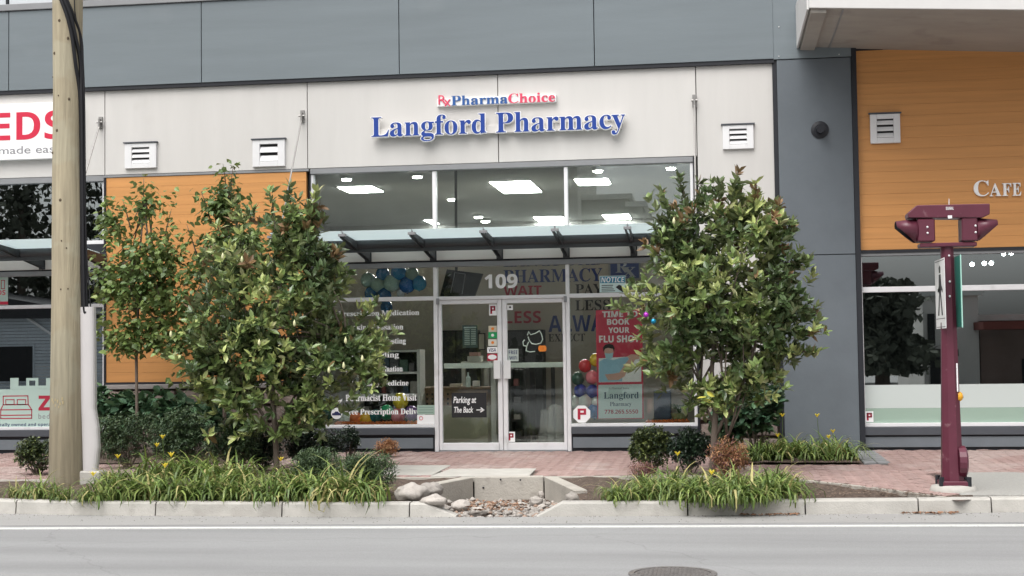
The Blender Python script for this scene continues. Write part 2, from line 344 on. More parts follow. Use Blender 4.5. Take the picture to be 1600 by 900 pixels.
# manhole
mc = G(1051, 897, ZR)
mh = thing('manhole_cover', 'round cast iron manhole cover set in the grey asphalt road', 'manhole cover', (mc.x, mc.y, ZR))
m_iron = mat('cast_iron', (0.15, 0.14, 0.135), 0.6, 0.3, 20, 0.4, 80, spots=(12, 0.58, (0.18, 0.15, 0.13), 0.6))
def disc(bm_, c, r0, r1, z0, z1, n=48):
    vs = []
    for k in range(n):
        a = 2 * math.pi * k / n
        for r in (r0, r1):
            for z in (z0, z1): vs.append((c.x + r * math.cos(a), c.y + r * math.sin(a), z))
    fs = []
    for k in range(n):
        i = k * 4; j = ((k + 1) % n) * 4
        fs += [(i + 1, i + 3, j + 3, j + 1), (i, j, j + 2, i + 2), (i + 2, j + 2, j + 3, i + 3), (i, i + 1, j + 1, j)]
    bm_.add(vs, fs)
b = MB(); disc(b, mc, 0.29, 0.335, ZR - 0.01, ZR + 0.009); b.build('frame_ring', m_iron, mh)
b = MB(); disc(b, mc, 0.0, 0.283, ZR - 0.012, ZR + 0.005)
for i in range(-8, 9):
    for j in range(-8, 9):
        x, y = i * 0.032, j * 0.032
        if x * x + y * y < 0.26 ** 2: b.box(mc.x + x - 0.010, mc.x + x + 0.010, mc.y + y - 0.010, mc.y + y + 0.010, ZR + 0.004, ZR + 0.012)
b.build('cover_plate', m_iron, mh)

# kerb stones
kerb = structure(bpy.data.objects.new('kerb', None)); COL.objects.link(kerb); WLOC['kerb'] = Vector((0, 0, 0))
def kerb_piece(pxs, end0=0, end1=0):
    xs_ = [G(p, 808, ZR).x for p in pxs]; xa, xb = xs_
    n = max(3, int((xb - xa) / 0.25)); mbk = MB(); vs = []
    for i in range(n + 1):
        x = xa + (xb - xa) * i / n + (0.004 if i == 0 else -0.004 if i == n else 0); yk = kerb_y(x); zt = ZR + 0.15 + rnd.uniform(-.002, .002)
        if end1 and x > xb - end1: zt = ZR + 0.012 + (zt - ZR - .012) * (xb - x) / end1
        if end0 and x < xa + end0: zt = ZR + 0.012 + (zt - ZR - .012) * (x - xa) / end0
        c = min(0.02, (zt - ZR) * 0.4)
        vs += [(x, yk - 0.012, ZR - 0.1), (x, yk - 0.004, ZR + 0.0), (x, yk + 0.012, zt - c), (x, yk + 0.032, zt), (x, yk + 0.165, zt), (x, yk + 0.165, ZR - 0.1)]
    fs = []
    for i in range(n):
        for k in range(6):
            a = i * 6 + k; c2 = i * 6 + (k + 1) % 6; fs.append((a, a + 6, c2 + 6, c2))
    fs += [tuple(range(6)), tuple(range(n * 6 + 5, n * 6 - 1, -1))]
    mbk.add(vs, fs); mbk.build('kerb_stone', m_kerb, kerb)
kerb_piece((-190, 5)); kerb_piece((6, 238)); kerb_piece((239, 440)); kerb_piece((441, 640)); kerb_piece((641, 713), 0, 0.33)
kerb_piece((838, 1074), 0.2, 0); kerb_piece((1075, 1260)); kerb_piece((1261, 1441)); kerb_piece((1442, 1560)); kerb_piece((1561, 1720))

# soil beds
BL, BR = G(690, 783, ZR).x, G(890, 783, ZR).x
edge_px = [(-200, 748), (30, 749), (400, 746), (700, 745), (1080, 742), (1200, 744), (1300, 753), (1400, 765), (1480, 776), (1530, 786)]
EP = [G(x, y) for x, y in edge_px]
def edge_y(x):
    for a, c in zip(EP, EP[1:]):
        if a.x <= x <= c.x: return a.y + (c.y - a.y) * (x - a.x) / (c.x - a.x)
    return EP[0].y if x < EP[0].x else kerb_y(x) + 0.16
def soil_grid(name, xa, xb, fy0, fy1, nx, ny, zoff=0.0):
    vs = []; fs = []
    for i in range(nx + 1):
        x = xa + (xb - xa) * i / nx
        for j in range(ny + 1):
            y = fy0(x) + (fy1(x) - fy0(x)) * j / ny
            z = gz(y) - 0.02 + zoff + 0.05 * (noise.noise(Vector((x * 1.7, y * 1.7, 3))) + 0.4 * noise.noise(Vector((x * 7, y * 7, 9)))) * (0.3 if j in (0, ny) else 1)
            vs.append((x, y, z))
    for i in range(nx):
        for j in range(ny):
            a = i * (ny + 1) + j; fs.append((a, a + ny + 1, a + ny + 2, a + 1))
    return structure(mobj(name, vs, fs, m_soil, None, smooth=True))
_c0, _c1, _wl, _wr = G(741, 745.5, -.04), G(849, 744.5, -.04), G(680, 757, -.06), G(897, 766, -.07)
def wing_y(x, a, c):
    if not (min(a.x, c.x) <= x <= max(a.x, c.x)): return -99
    return a.y + (c.y - a.y) * (x - a.x) / (c.x - a.x) + .10
soil_grid('soil_bed_west', KF[0].x - 3, _c0.x - .05, lambda x: max(kerb_y(x) + 0.16, wing_y(x, _wl, _c0)), lambda x: edge_y(x) + .02, 110, 22)
soil_grid('soil_bed_east', _c1.x + .05, G(1536, 785).x, lambda x: max(kerb_y(x) + 0.16, wing_y(x, _c1, _wr)), lambda x: max(edge_y(x), kerb_y(x) + 0.2), 90, 20)
# mulch chips scattered on the bare soil
b = MB()
for _ in range(1500):
    x = rnd.uniform(EP[4].x - 1.6, G(1520, 780).x); y = rnd.uniform(kerb_y(x) + 0.2, edge_y(x) - 0.02) if edge_y(x) > kerb_y(x) + .25 else None
    if y is None or x < G(905, 770).x: continue
    a = rnd.uniform(0, 6.3); l = rnd.uniform(.012, .04); z = gz(y) + rnd.uniform(-.015, .012)
    dx, dy = math.cos(a) * l, math.sin(a) * l
    b.add([(x - dx, y - dy, z), (x + dx * .2 + dy * .3, y + dy * .2 - dx * .3, z + .006), (x + dx, y + dy, z + rnd.uniform(0, .015)), (x - dy * .3, y + dx * .3, z + .004)], [(0, 1, 2, 3)])
stuff(b.build('mulch', mat('mulch_chip', (0.17, 0.125, 0.095), 0.9, 0.5, 9)))
# bricks of the walk, herringbone
BED_X0, BED_X1 = G(1118, 716).x, G(1343, 720).x; BED_Y = G(1250, 723.5).y
BEDL_X0, BEDL_X1 = PX(150, 700), PX(482, 700)
CONC_X = G(1507, 745).x; CONC_Y = G(1560, 738).y
pads = [[G(612, 727.5), G(704, 727.5), G(676, 742.5), G(590, 742.5)], [G(704, 733), G(838, 732.5), G(826, 744.6), G(672, 744.6)]]
def in_poly(x, y, poly):
    c = False; n = len(poly)
    for i in range(n):
        a, d = poly[i], poly[(i + 1) % n]
        if (a.y > y) != (d.y > y) and x < (d.x - a.x) * (y - a.y) / (d.y - a.y) + a.x: c = not c
    return c
def on_brick(x, y):
    if y > -0.03 or y < edge_y(x) + 0.03: return False
    if BED_X0 - .05 < x < BED_X1 + .35 and y > BED_Y - 0.25: return False
    if BEDL_X0 < x < BEDL_X1 and y > -1.9: return False
    if x > CONC_X - .3 and y < CONC_Y: return False
    if x > EP[-2].x - .15 and y < EP[-2].y + .12: return False
    return not any(in_poly(x, y, p) for p in pads)
walk = structure(bpy.data.objects.new('brick_sidewalk', None)); COL.objects.link(walk); WLOC['brick_sidewalk'] = Vector((0, 0, 0))
vs = [];
xs = np.linspace(-16, 12, 80)
b = MB()
for a, c in zip(xs, xs[1:]):
    b.add([(a, edge_y(a), gz(edge_y(a)) - 0.02), (c, edge_y(c), gz(edge_y(c)) - 0.02), (c, 0.3, -0.02), (a, 0.3, -0.02)], [(0, 1, 2, 3)])
b.build('bedding_sand', m_joint, walk)
def brick_mesh(nm, L_, W_, m):
    q = MB(); q.box(-L_ / 2, L_ / 2, -W_ / 2, W_ / 2, -0.06, 0.0)
    me = newmesh(nm, q.v, q.f, m); bevel_mesh(me, 0.005); return me
U = 0.1; bme = [brick_mesh('brick', 0.184, 0.084, m_brick) for _ in range(1)][0]
cells = []
ca = math.cos(math.radians(45)); sa = math.sin(math.radians(45))
for i in range(-170, 171):
    for j in range(-170, 171):
        dmod = (i - j) % 4
        if dmod == 0: cx_, cy_, rot = (i + 1) * U, (j + .5) * U, 0
        elif dmod == 3: cx_, cy_, rot = (i + .5) * U, (j + 1) * U, math.pi / 2
        else: continue
        x = cx_ * ca - cy_ * sa - 2; y = cx_ * sa + cy_ * ca - 3
        if -14.5 < x < 6.5 and -6 < y < 0 and on_brick(x, y): cells.append((x, y, rot + math.pi / 4))
cells.sort(key=lambda c: (c[0] + 0.6) ** 2 * 0.12 + (c[1] + 6) ** 2)
rest = MB()
for k, (x, y, r) in enumerate(cells):
    z = gz(y) + rnd.uniform(-0.003, 0.003); tx, ty = rnd.gauss(0, .006), rnd.gauss(0, .006)
    if k < 300:
        o = bpy.data.objects.new('brick', bme); o.location = (x, y, z); o.rotation_euler = (tx, ty, r); link(o, walk)
    else:
        mt = Matrix.Translation((x, y, z)) @ Matrix.Rotation(r, 4, 'Z') @ Matrix.Rotation(ty, 4, 'Y')
        hx, hy = .092, .042
        rest.add([mt @ Vector(p) for p in ((-hx, -hy, -.02), (hx, -hy, -.02), (hx, hy, -.02), (-hx, hy, -.02), (-hx + .006, -hy + .006, 0), (hx - .006, -hy + .006, 0), (hx - .006, hy - .006, 0), (-hx + .006, hy - .006, 0))], [(4, 5, 6, 7), (0, 1, 5, 4), (1, 2, 6, 5), (2, 3, 7, 6), (3, 0, 4, 7)])
m_brick2 = mat('brick_pink_far', (0.335, 0.232, 0.212), 0.85, 0.16, 9, 0.3, 90, spots=(0.8, 0.50, (0.42, 0.335, 0.31), 0.75))
stuff(rest.build('brick_field', m_brick2, walk))
# grey pavers around the right bed
for k in range(14):
    x = BED_X0 + 0.0 + k * .22
    if x > BED_X1 + .12: break
for k in range(6):
    for j in range(2):
        x = BED_X1 + 0.03 + j * .17; y = -0.1 - k * .3
        if y < BED_Y - .15: break
        q = box('paver', x, x + .16, y - .29, y, gz(y) - .05, gz(y) - .001, m_paver, walk, .004)
for p in pads:
    b = MB(); b.slabpoly([(v.x, v.y) for v in p[::-1]], lambda x, y: gz(y) - .06, lambda x, y: gz(y) + .006); b.build('concrete_pad', m_kerb, walk, bevel=.004)
b = MB()
xs = np.linspace(G(-100, 745).x, G(1470, 770).x, 40)
for a, c in zip(xs, xs[1:]):
    b.slabpoly([(a, edge_y(a) - .11), (c, edge_y(c) - .11), (c, edge_y(c) - .005), (a, edge_y(a) - .005)], lambda x, y: gz(y) - .05, lambda x, y: gz(y) - .002)
b.build('edging', m_conc, walk)
# apron by the crossing
b = MB(); b.slabpoly([(CONC_X - .35, kerb_y(CONC_X) + .17), (11, KF[-1].y + .17), (11, CONC_Y + .35), (CONC_X, CONC_Y - .02)], lambda x, y: gz(y) - .08, lambda x, y: gz(y) + .002)
structure(b.build('concrete_apron', mat('apron_concrete', (0.34, 0.335, 0.315), 0.9, 0.14, 40, 0.5, 90)))
soil_grid('soil_bed_wall', BED_X0, BED_X1, lambda x: BED_Y, lambda x: 0.15, 40, 10, 0.03)
soil_grid('soil_bed_orange_wall', BEDL_X0, BEDL_X1, lambda x: -1.9, lambda x: 0.15, 40, 10, 0.03)

b = MB()
for _ in range(700):                                    # grit and twigs washed along the gutter
    x = rnd.uniform(-11, 5); y = kerb_y(x) - .01 - rnd.random() ** 2.2 * .55; l = rnd.uniform(.003, .008); a = rnd.uniform(0, 6.3); dx, dy = math.cos(a) * l, math.sin(a) * l * .6
    b.add([(x - dx, y - dy, ZR + .005), (x + dy, y - dx, ZR + .007), (x + dx, y + dy, ZR + .005), (x - dy, y + dx, ZR + .012)], [(0, 1, 2, 3)])
stuff(b.build('gutter_grit', mat('grit', (.17, .15, .13), .95, .5, 30)))
# rain garden basin
rg = thing('basin_wall', 'three sided low concrete retaining wall around the stone filled drainage basin', 'retaining wall', (G(795, 783, ZR).x, SWY - .5, -.3))
C0, C1 = G(741, 745.5, -.04), G(849, 744.5, -.04); WL, WR = G(680, 757, -.06), G(897, 766, -.07)
def wall_seg(a, c, name, th=.15):
    d = (c - a).normalized(); nrm = Vector((-d.y, d.x, 0)) * th
    q = MB(); pts = [a, c, c + nrm, a + nrm]
    q.add([(p.x, p.y, -.5) for p in pts] + [(p.x, p.y, z) for p, z in zip(pts, (a.z, c.z, c.z, a.z))], BF)
    q.build(name, m_conc, rg, bevel=.008)
wall_seg(C0 + Vector((-.0, 0, 0)), C1 + Vector((0, 0, 0)), 'rear_panel'); wall_seg(WL, C0 + Vector((-.012, 0, 0)), 'wing_panel'); wall_seg(C1 + Vector((.012, 0, 0)), WR, 'wing_panel')
b = MB()
for (px, py) in ((693, 768), (724, 763.5), (755, 762), (782, 749.5), (813, 750)):
    q = P(px, py, C0.y - .004) if px > 741 else None
    if q: b.sphere((q[0], C0.y + .004, q[1]), .012, 8, 5)
if b.v: b.build('tie_hole', m_dark, rg)
soil_grid('basin_floor', G(655, 785, ZR).x, G(912, 785, ZR).x, lambda x: kerb_y(x) + .02, lambda x: C0.y + .1, 20, 14, -0.22)
def rockfn(seed, amp=.22):
    off = Vector((seed * 3.1, seed * 1.7, seed))
    return lambda d: (1 + amp * 1.5 * noise.noise(d * 1.3 + off) + amp * .6 * noise.noise(d * 3.2 + off)) * (1 - .16 * max(0, d.z - .45)) / max(.86, abs(d.x) ** 1.2 + abs(d.y) ** 1.2 + abs(d.z) ** 1.2) ** .35
def rock(name, label, cat, px, py, w_, h_, z, m, group=None, dep=.8):
    g = G(px, py + h_ * (.36 if name == 'boulder' else .5), z); s = FPX / (g.y - CAM.y) ; r = w_ / 2 / s; hz = h_ / 2 / s
    q = MB(); q.sphere((g.x, g.y + r * dep, z + hz * .5), (r, r * dep, hz * 1.05), 28, 18, fn=rockfn(rnd.uniform(0, 50), .21 if name == 'boulder' else .20))
    return tag(q.build(name, m, None, smooth=True), label, cat, group)
rock('boulder', 'large rounded grey boulder at the outer end of the basin wing', 'boulder', 639, 769, 58, 38, -.10, m_rock)
rock('boulder', 'flat topped grey boulder leaning behind the largest one beside the basin', 'boulder', 668, 764, 48, 28, -.09, m_rock)
rock('boulder', 'low pale boulder lying at the foot of the two bigger boulders', 'boulder', 676, 782, 46, 20, -.12, m_rock)
rock('boulder', 'pale egg shaped boulder just inside the basin near the sloping kerb end', 'boulder', 718, 790, 34, 24, -.24, m_rock)
rock('boulder', 'smooth pale boulder at the front middle of the stone basin', 'boulder', 745, 799, 28, 17, -.25, m_rock)
rock('boulder', 'pale round boulder against the far wing of the basin', 'boulder', 836, 783, 24, 18, -.26, m_rock)
rock('boulder', 'angular light boulder outside the short wing of the basin', 'boulder', 893, 777, 24, 22, -.12, m_rock)
rock('boulder', 'small dark boulder tucked in the corner of the basin wall', 'boulder', 845, 772, 10, 12, -.22, m_rock)
spots_ = [(697, 792, 16, 11), (709, 803, 14, 8), (820, 792, 18, 14), (836, 796, 15, 12), (787, 787, 13, 10), (777, 801, 15, 9), (792, 799, 16, 10), (804, 787, 11, 8), (911, 781, 12, 9), (735, 786, 14, 10), (760, 797, 14, 8), (768, 786, 12, 9), (812, 803, 14, 8), (828, 804, 12, 7), (798, 806, 12, 6), (727, 804, 12, 7), (749, 808, 13, 6), (783, 807, 12, 6), (846, 790, 14, 10), (765, 806, 11, 6), (690, 788, 12, 8), (812, 786, 10, 8), (738, 779, 10, 9), (900, 786, 9, 7), (855, 786, 10, 7), (741, 795, 9, 8), (664, 795, 13, 9), (678, 797, 14, 9), (690, 799, 12, 8), (656, 790, 12, 8), (700, 783, 11, 8)]
for i, (px, py, w_, h_) in enumerate(spots_):
    brown = i in (4, 7, 11, 9, 12, 17)
    rock('river_cobble', 'brown river cobble among the pale ones in the basin' if brown else 'pale river cobble among the small stones in the basin', 'cobble', px, py, w_, h_, -.27, m_rockb if brown else m_rock, 'river cobbles in the basin')
b = MB()
x0_, x1_ = G(715, 800, -.27).x, G(842, 800, -.27).x
for _ in range(520):
    t = rnd.random(); x = rnd.uniform(x0_ - .25 * (1 - t) , x1_ + .1); y = kerb_y(x) + .03 + rnd.random() ** .9 * (C0.y - kerb_y(x) - .25)
    r = rnd.uniform(.014, .04); k = rockfn(rnd.uniform(0, 99), .3)
    b.sphere((x, y, -.275 - (y - kerb_y(x)) * .02 + rnd.uniform(0, .03)), (r, r, r * .7), 7, 5, mi=rnd.choice([0, 0, 0, 1]), fn=k)
stuff(b.build('gravel', [m_rock, m_rockb], None, smooth=True))
b = MB()
for _ in range(200):
    if rnd.random() < .45: x = rnd.uniform(x0_ + .1, x1_ - .1); y = kerb_y(x) + .1 + rnd.random() * 1.0; z = -.2
    else:
        x = rnd.choice([rnd.uniform(G(1410, 804, ZR).x, G(1500, 804, ZR).x), rnd.uniform(G(1150, 806, ZR).x, G(1250, 806, ZR).x)]); y = kerb_y(x) - rnd.uniform(.015, .12); z = ZR + .01
    a = rnd.uniform(0, 6.3); l = rnd.uniform(.02, .04); dx, dy = math.cos(a) * l, math.sin(a) * l
    b.add([(x - dx, y - dy, z), (x + dy * .4, y - dx * .4, z + .014), (x + dx, y + dy, z + .01), (x - dy * .4, y + dx * .4, z + .02)], [(0, 1, 2, 3)])
stuff(b.build('fallen_leaves', mat('dry_leaf', (0.27, 0.15, 0.09), 0.8, 0.5, 6)))

# ================================================================== BUILDING
bd = thing('commercial_building', 'two tone modern shop building with grey fascia, beige panels and orange boarding', 'building', (-3, 1, 0))
zz = dict(cap=PZ(134, 14), fb=PZ(134, 143.4), bb=PZ(560, 260.6), hb=PZ(560, 270), sb0=PZ(680, 372), sb1=PZ(680, 408), th=PZ(680, 417.5), tb1=PZ(640, 463.4), tb0=PZ(640, 469.8),
          s1=PZ(640, 663.6), s0=PZ(640, 668.5), d0=PZ(640, 679.5), p1=PZ(640, 684.5), p0=PZ(640, 701), db=PZ(785, 705))
XL, XR = PX(-160, 400), PX(1760, 400)
# structural backing behind all the cladding
b = MB()
b.box(XL, XR, .12, .32, zz['bb'] + .02, 7.2)
xa, xb = PX(161, 400), PX(484, 400); b.box(xa, xb, .12, .32, -.1, zz['bb'] + .02)
xc, xd = PX(1087, 400), PX(1344, 400); b.box(xc, xd, .12, .32, -.1, zz['bb'] + .02)
b.box(xd, XR, .12, .32, PZ(1340, 396), zz['bb'] + .02)
b.build('wall_core', m_darkin, bd)
# fascia panels
zft, zfb = zz['cap'], zz['fb'] + .055
fx = [PX(p, 100, -.06) for p in (-300, 14, 315, 624, 929, 1209.5)]
for a, c in zip(fx, fx[1:]): box('fascia_panel', a + .006, c - .006, -.07, .12, zfb, zft, m_fascia, bd, .003)
b = MB(); b.box(fx[0], fx[-1], -.055, .11, zfb - .055, zfb - .002); b.build('fascia_drip_trim', m_dark, bd)
b = MB(); b.box(fx[0], fx[-1] + .1, -.10, .30, zft + .008, zft + .11); b.build('parapet_cap', m_grey, bd, bevel=.006)
b = MB(); b.box(fx[0], fx[-1], .5, .55, zft + .0, zft + 1.2); b.build('upper_wall', flat('upper_wall_white', (.5, .5, .52)), bd)
rl = thing('balcony_railing', 'dark balcony railing with pale glazing on top of the grey fascia', 'railing', (fx[0], 0, zft))
for k in range(8):
    x = PX(12, 5, .12) + (k - 1) * 1.02; box('post', x - .02, x + .02, .1, .14, zft + .1, zft + 1.1, m_dark, rl)
for k in range(7):
    x = PX(12, 5, .12) + (k - 1) * 1.02; box('infill_pane', x + .03, x + .99, .115, .125, zft + .13, zft + 1.05, flat('pale_infill', (.55, .58, .6)) if k < 2 else m_shelfdark, rl)
# column
cx0, cx1 = PX(1218, 300, -.05), PX(1329.5, 100, -.05)
zj = PZ(1240, 92.5, -.05); zj2 = PZ(1290, 398, -.05)
box('column_panel', cx0 - .05, cx1 + .05, -.06, .12, zj + .006, zft + .6, m_fascia, bd, .003)
box('column_panel', cx0, cx1, -.05, .12, zj2 + .006, zj - .006, m_column, bd, .003)
box('column_panel', cx0, cx1, -.05, .12, gz(0) - .1, zj2 - .006, m_column, bd, .003)
b = MB(); b.box(cx0 - .065, cx0 - .004, -.03, .11, -.1, zj - .004); b.box(cx1 + .004, cx1 + .075, -.065, .11, -.1, zj + .35); b.box(cx0, cx1, -.02, .1, zj2 - .006, zj2 + .006); b.build('column_reveal', m_dark, bd)
# screws
b = MB()
for px, py in ((1217, 42), (1217, 88), (1311, 85)):
    x, z = P(px, py, -.06); b.sphere((x, -.062, z), .009, 6, 4)
b.build('panel_screw', m_vent, bd)
# beige panels
bx = [PX(p, 200) for p in (-160, 163.8, 480.3, 778.5, 1088.6, 1211)]
ztop = zz['fb'] - .0
for i, (a, c) in enumerate(zip(bx, bx[1:])):
    bot = zz['bb'] if i < 4 else PZ(1210, 600)
    box('beige_panel', a + .006, c - .006, 0, .12, bot, ztop, m_beige, bd, .003)
b = MB(); b.box(PX(1088.6, 300) + .03, cx0 - .066, -.02, .12, PZ(1210, 606), PZ(1210, 600) - .004); b.build('stone_cap', m_grey, bd)
# orange boarding
def boards(x0, x1, z0, z1, pitch, parent):
    n = max(1, round((z1 - z0) / pitch)); h = (z1 - z0) / n
    for i in range(n):
        q = MB(); za, zb = z0 + i * h + .0007, z0 + (i + 1) * h - .0007
        q.add([(x0, .012, za), (x1, .012, za), (x1, .10, za), (x0, .10, za), (x0, .0125, zb), (x1, .0125, zb), (x1, .10, zb), (x0, .10, zb)], BF)
        q.build('cladding_board', m_orange, parent, bevel=.0012)
zo1 = zz['bb'] - .045; zo0 = PZ(240, 597)
ox0, ox1 = PX(165.5, 400), PX(479, 400)
boards(ox0, ox1, zo0, zo1, .152, bd)
box('joint_trim', ox0 - .03, ox1 + .04, .0, .11, zz['bb'] - .04, zz['bb'] - .006, m_grey, bd)
for r_ in ((ox0 - .035, ox0 - .004, -.004, .11, -.1, zz['bb'] - .045), (ox0, ox1, -.006, .11, zo0 - .03, zo0 - .002)): box('corner_trim', *r_, m_dark, bd)
box('stone_cap', ox0, ox1, -.05, .11, zo0 - .105, zo0 - .034, mat('cap_stone', (.30, .28, .27), .8, .1, 5, .2, 40), bd, .008)
def stones(x0, x1, z0, z1):
    rows = max(1, round((z1 - z0) / .26)); h = (z1 - z0) / rows
    for r in range(rows):
        x = x0
        while x < x1 - .05:
            l = rnd.uniform(.28, .62); l = min(l, x1 - x)
            if x1 - x - l < .12: l = x1 - x
            za, zb = z0 + r * h, z0 + (r + 1) * h; j = lambda: rnd.uniform(-.03, .03)
            q = MB(); poly = [(x + .01, za + .01), (x + l * .5, za + .012 + abs(j()) * .3), (x + l - .01, za + .01), (x + l - .012, zb - .012 - abs(j()) * .7), (x + l * .45, zb - .008), (x + .012, zb - .012 - abs(j()))]
            n = len(poly); d = -rnd.uniform(.02, .06)
            vs = [(a, .08, c) for a, c in poly] + [(x + l / 2 + (a - x - l / 2) * .9, d, (za + zb) / 2 + (c - (za + zb) / 2) * .84) for a, c in poly] + [(x + l / 2, d - .012, (za + zb) / 2)]
            fs = [(i, (i + 1) % n, (i + 1) % n + n, i + n) for i in range(n)] + [(i + n, (i + 1) % n + n, 2 * n) for i in range(n)]
            q.add(vs, fs); q.build('stone', m_stone, bd); x += l
stones(ox0 - .03, ox1 + .04, -.05, zo0 - .108)
stones(PX(1089, 640) + .03, cx0 - .066, -.05, PZ(1210, 606) - .004)
box('mortar_backing', ox0 - .03, ox1, .07, .12, -.1, zo0 - .1, m_joint, bd)
box('mortar_backing', PX(1089, 640), cx0 - .06, .07, .12, -.1, PZ(1210, 606), m_joint, bd)
# orange boarding over the cafe
rx0, rx1 = cx1 + .08, XR; zr1 = PZ(1345, 79); zr0 = PZ(1345, 391)
boards(rx0, rx1, zr0, zr1, .158, bd)
box('corner_trim', rx0, rx1, -.012, .11, zr0 - .045, zr0 - .004, m_dark, bd); box('corner_trim', rx0, rx1, -.01, .11, zr1 + .003, zr1 + .05, m_dark, bd)
# concrete balcony slab
zsb = PZ(1300, 74); ys = -2.25
for _ in range(1): pass
sx0 = PX(1264, 14, ys); sx1 = XR + 3
def lin(p0, p1): return lambda x: p0[1] + (p1[1] - p0[1]) * (x - p0[0]) / (p1[0] - p0[0])
zbk = lin(P(1340, 76.5, 0), P(1600, 81, 0)); zfk = lin(P(1264, 13.5, ys), P(1600, 16.5, ys))   # the slab falls gently to one side
def slabv(x0, x1, y0, y1, d0, d1):
    v = []
    for top in (d0, d1):
        for x, y in ((x0, y0), (x1, y0), (x1, y1), (x0, y1)):
            t_ = (y - ys) / -ys; v.append((x, y, zfk(x) * (1 - t_) + zbk(x) * t_ + top))
    return v
b = MB(); b.add(slabv(sx0, sx1, ys, .1, 0, .5), BF); b.build('balcony_slab', m_soffit, bd, bevel=.012)
for r_ in ((sx0, sx1, ys - .03, ys - .002, .004, .6), (sx0 - .03, sx0 - .002, ys - .03, 0.0, -.02, .6)):
    b = MB(); b.add(slabv(*r_), BF); b.build('slab_edge_flashing', flat('pale_fascia_edge', (.62, .61, .60)), bd, bevel=.004)
b = MB(); b.add(slabv(sx0 + .02, sx0 + .22, ys + .02, 0.0, -.045, -.002), BF); b.build('drip_edge', m_soffit, bd)
b = MB(); b.add(slabv(sx0 + .42, sx0 + .44, ys + .02, 0.0, -.006, -.001), BF); b.build('form_line', m_grey, bd)

# ---- main shop window and door
def bars(name, L_, yf, yb, m, parent, bev=.004):
    q = MB()
    for x0, x1, z0, z1 in L_: q.box(x0, x1, yf, yb, z0, z1)
    return q.build(name, m, parent, bevel=bev)
fx0, fx1 = PX(485.9, 480), PX(1087, 480)
m1a, m1b = PX(677.6, 560), PX(684.0, 560); m2a, m2b = PX(883.8, 480), PX(889.6, 480)
FY, FB = .03, .13; GY = .085
zut = zz['hb'] - .002; zub = zz['sb0'] + .03
wn = bars('window', [(fx0, fx0 + .045, zub, zut), (fx1 - .045, fx1, zub, zut), (m1a, m1b - .002, zub, zut - .004), (m2a, m2b, zub, zut - .004), (fx0, fx1, zub - .045, zub - .002)], FY, FB, m_frame, bd)
box('header_flashing', fx0, fx1, .004, .12, zut + .006, zz['bb'] - .006, m_grey, bd, .004)
box('pane', fx0 + .04, m1a + .01, GY, GY + .01, zub, zut, g_up, wn); box('pane', m1b - .01, m2a + .01, GY, GY + .01, zub, zut, g_up, wn); box('pane', m2b - .01, fx1 - .04, GY, GY + .01, zub, zut, g_up, wn)
# soffit band (metal panels) under canopy
pxs = [470, 575.5, 677, 781, 885, 990.5, 1088]
for a, c in zip(pxs, pxs[1:]):
    box('band_panel', max(PX(a, 400), fx0) + .008, min(PX(c, 400), fx1) - .008, .0, .10, zz['sb1'] + .012, zz['sb0'] - .02, mat('band_panel', (.66, .64, .61), .5, .04, 3, stretch=(.2, 1, 6)), bd, .003)
b = MB(); b.box(fx0, fx1, .02, .11, zz['sb1'] - .012, zz['sb0'] - .0); b.build('band_backing', m_dark, bd)
box('header_flashing', fx0, fx1, .006, .13, zz['th'] + .003, zz['sb1'] - .016, m_grey, bd, .003)
b = MB(); b.box(ox1 + .054, fx0 - .002, .0, .12, -.02, zz['bb'] - .05); b.build('corner_trim', m_dark, bd)
b = MB(); b.box(fx1 + .002, fx1 + .03, -.002, .12, -.02, zz['bb'] - .006); b.build('corner_trim', m_dark, bd)
zT = zz['th']
w1 = bars('window', [(fx0, fx0 + .045, zz['s0'], zT), (fx0 + .045, m1a, zz['tb0'], zz['tb1']), (fx0 + .045, m1a, zz['s0'], zz['s1'])], FY, FB, m_frame, bd)
box('pane', fx0 + .04, m1a + .005, GY, GY + .01, zz['tb1'] - .005, zT, g_low, w1); box('pane', fx0 + .04, m1a + .005, GY, GY + .01, zz['s1'] - .005, zz['tb0'] + .005, g_low, w1)
w2 = bars('window', [(fx1 - .045, fx1, zz['s0'], zT), (m2b, fx1 - .045, zz['tb0'], zz['tb1']), (m2b, fx1 - .045, zz['s0'], zz['s1'])], FY, FB, m_frame, bd)
box('pane', m2b - .005, fx1 - .04, GY, GY + .01, zz['tb1'] - .005, zT, g_low, w2); box('pane', m2b - .005, fx1 - .04, GY, GY + .01, zz['s1'] - .005, zz['tb0'] + .005, g_low, w2)
zdt = PZ(785, 467.5); zd0 = zz['db'] + .01
df = bars('door_frame', [(m1a, m1b, -.01, zT), (m2a, m2b, -.01, zT), (m1b, m2a, zdt + .004, PZ(785, 461.6))], FY - .006, FB, m_frame, bd)
box('pane', m1b - .005, m2a + .005, GY, GY + .01, PZ(785, 462), zT, g_low, df)
xm = PX(785, 600)
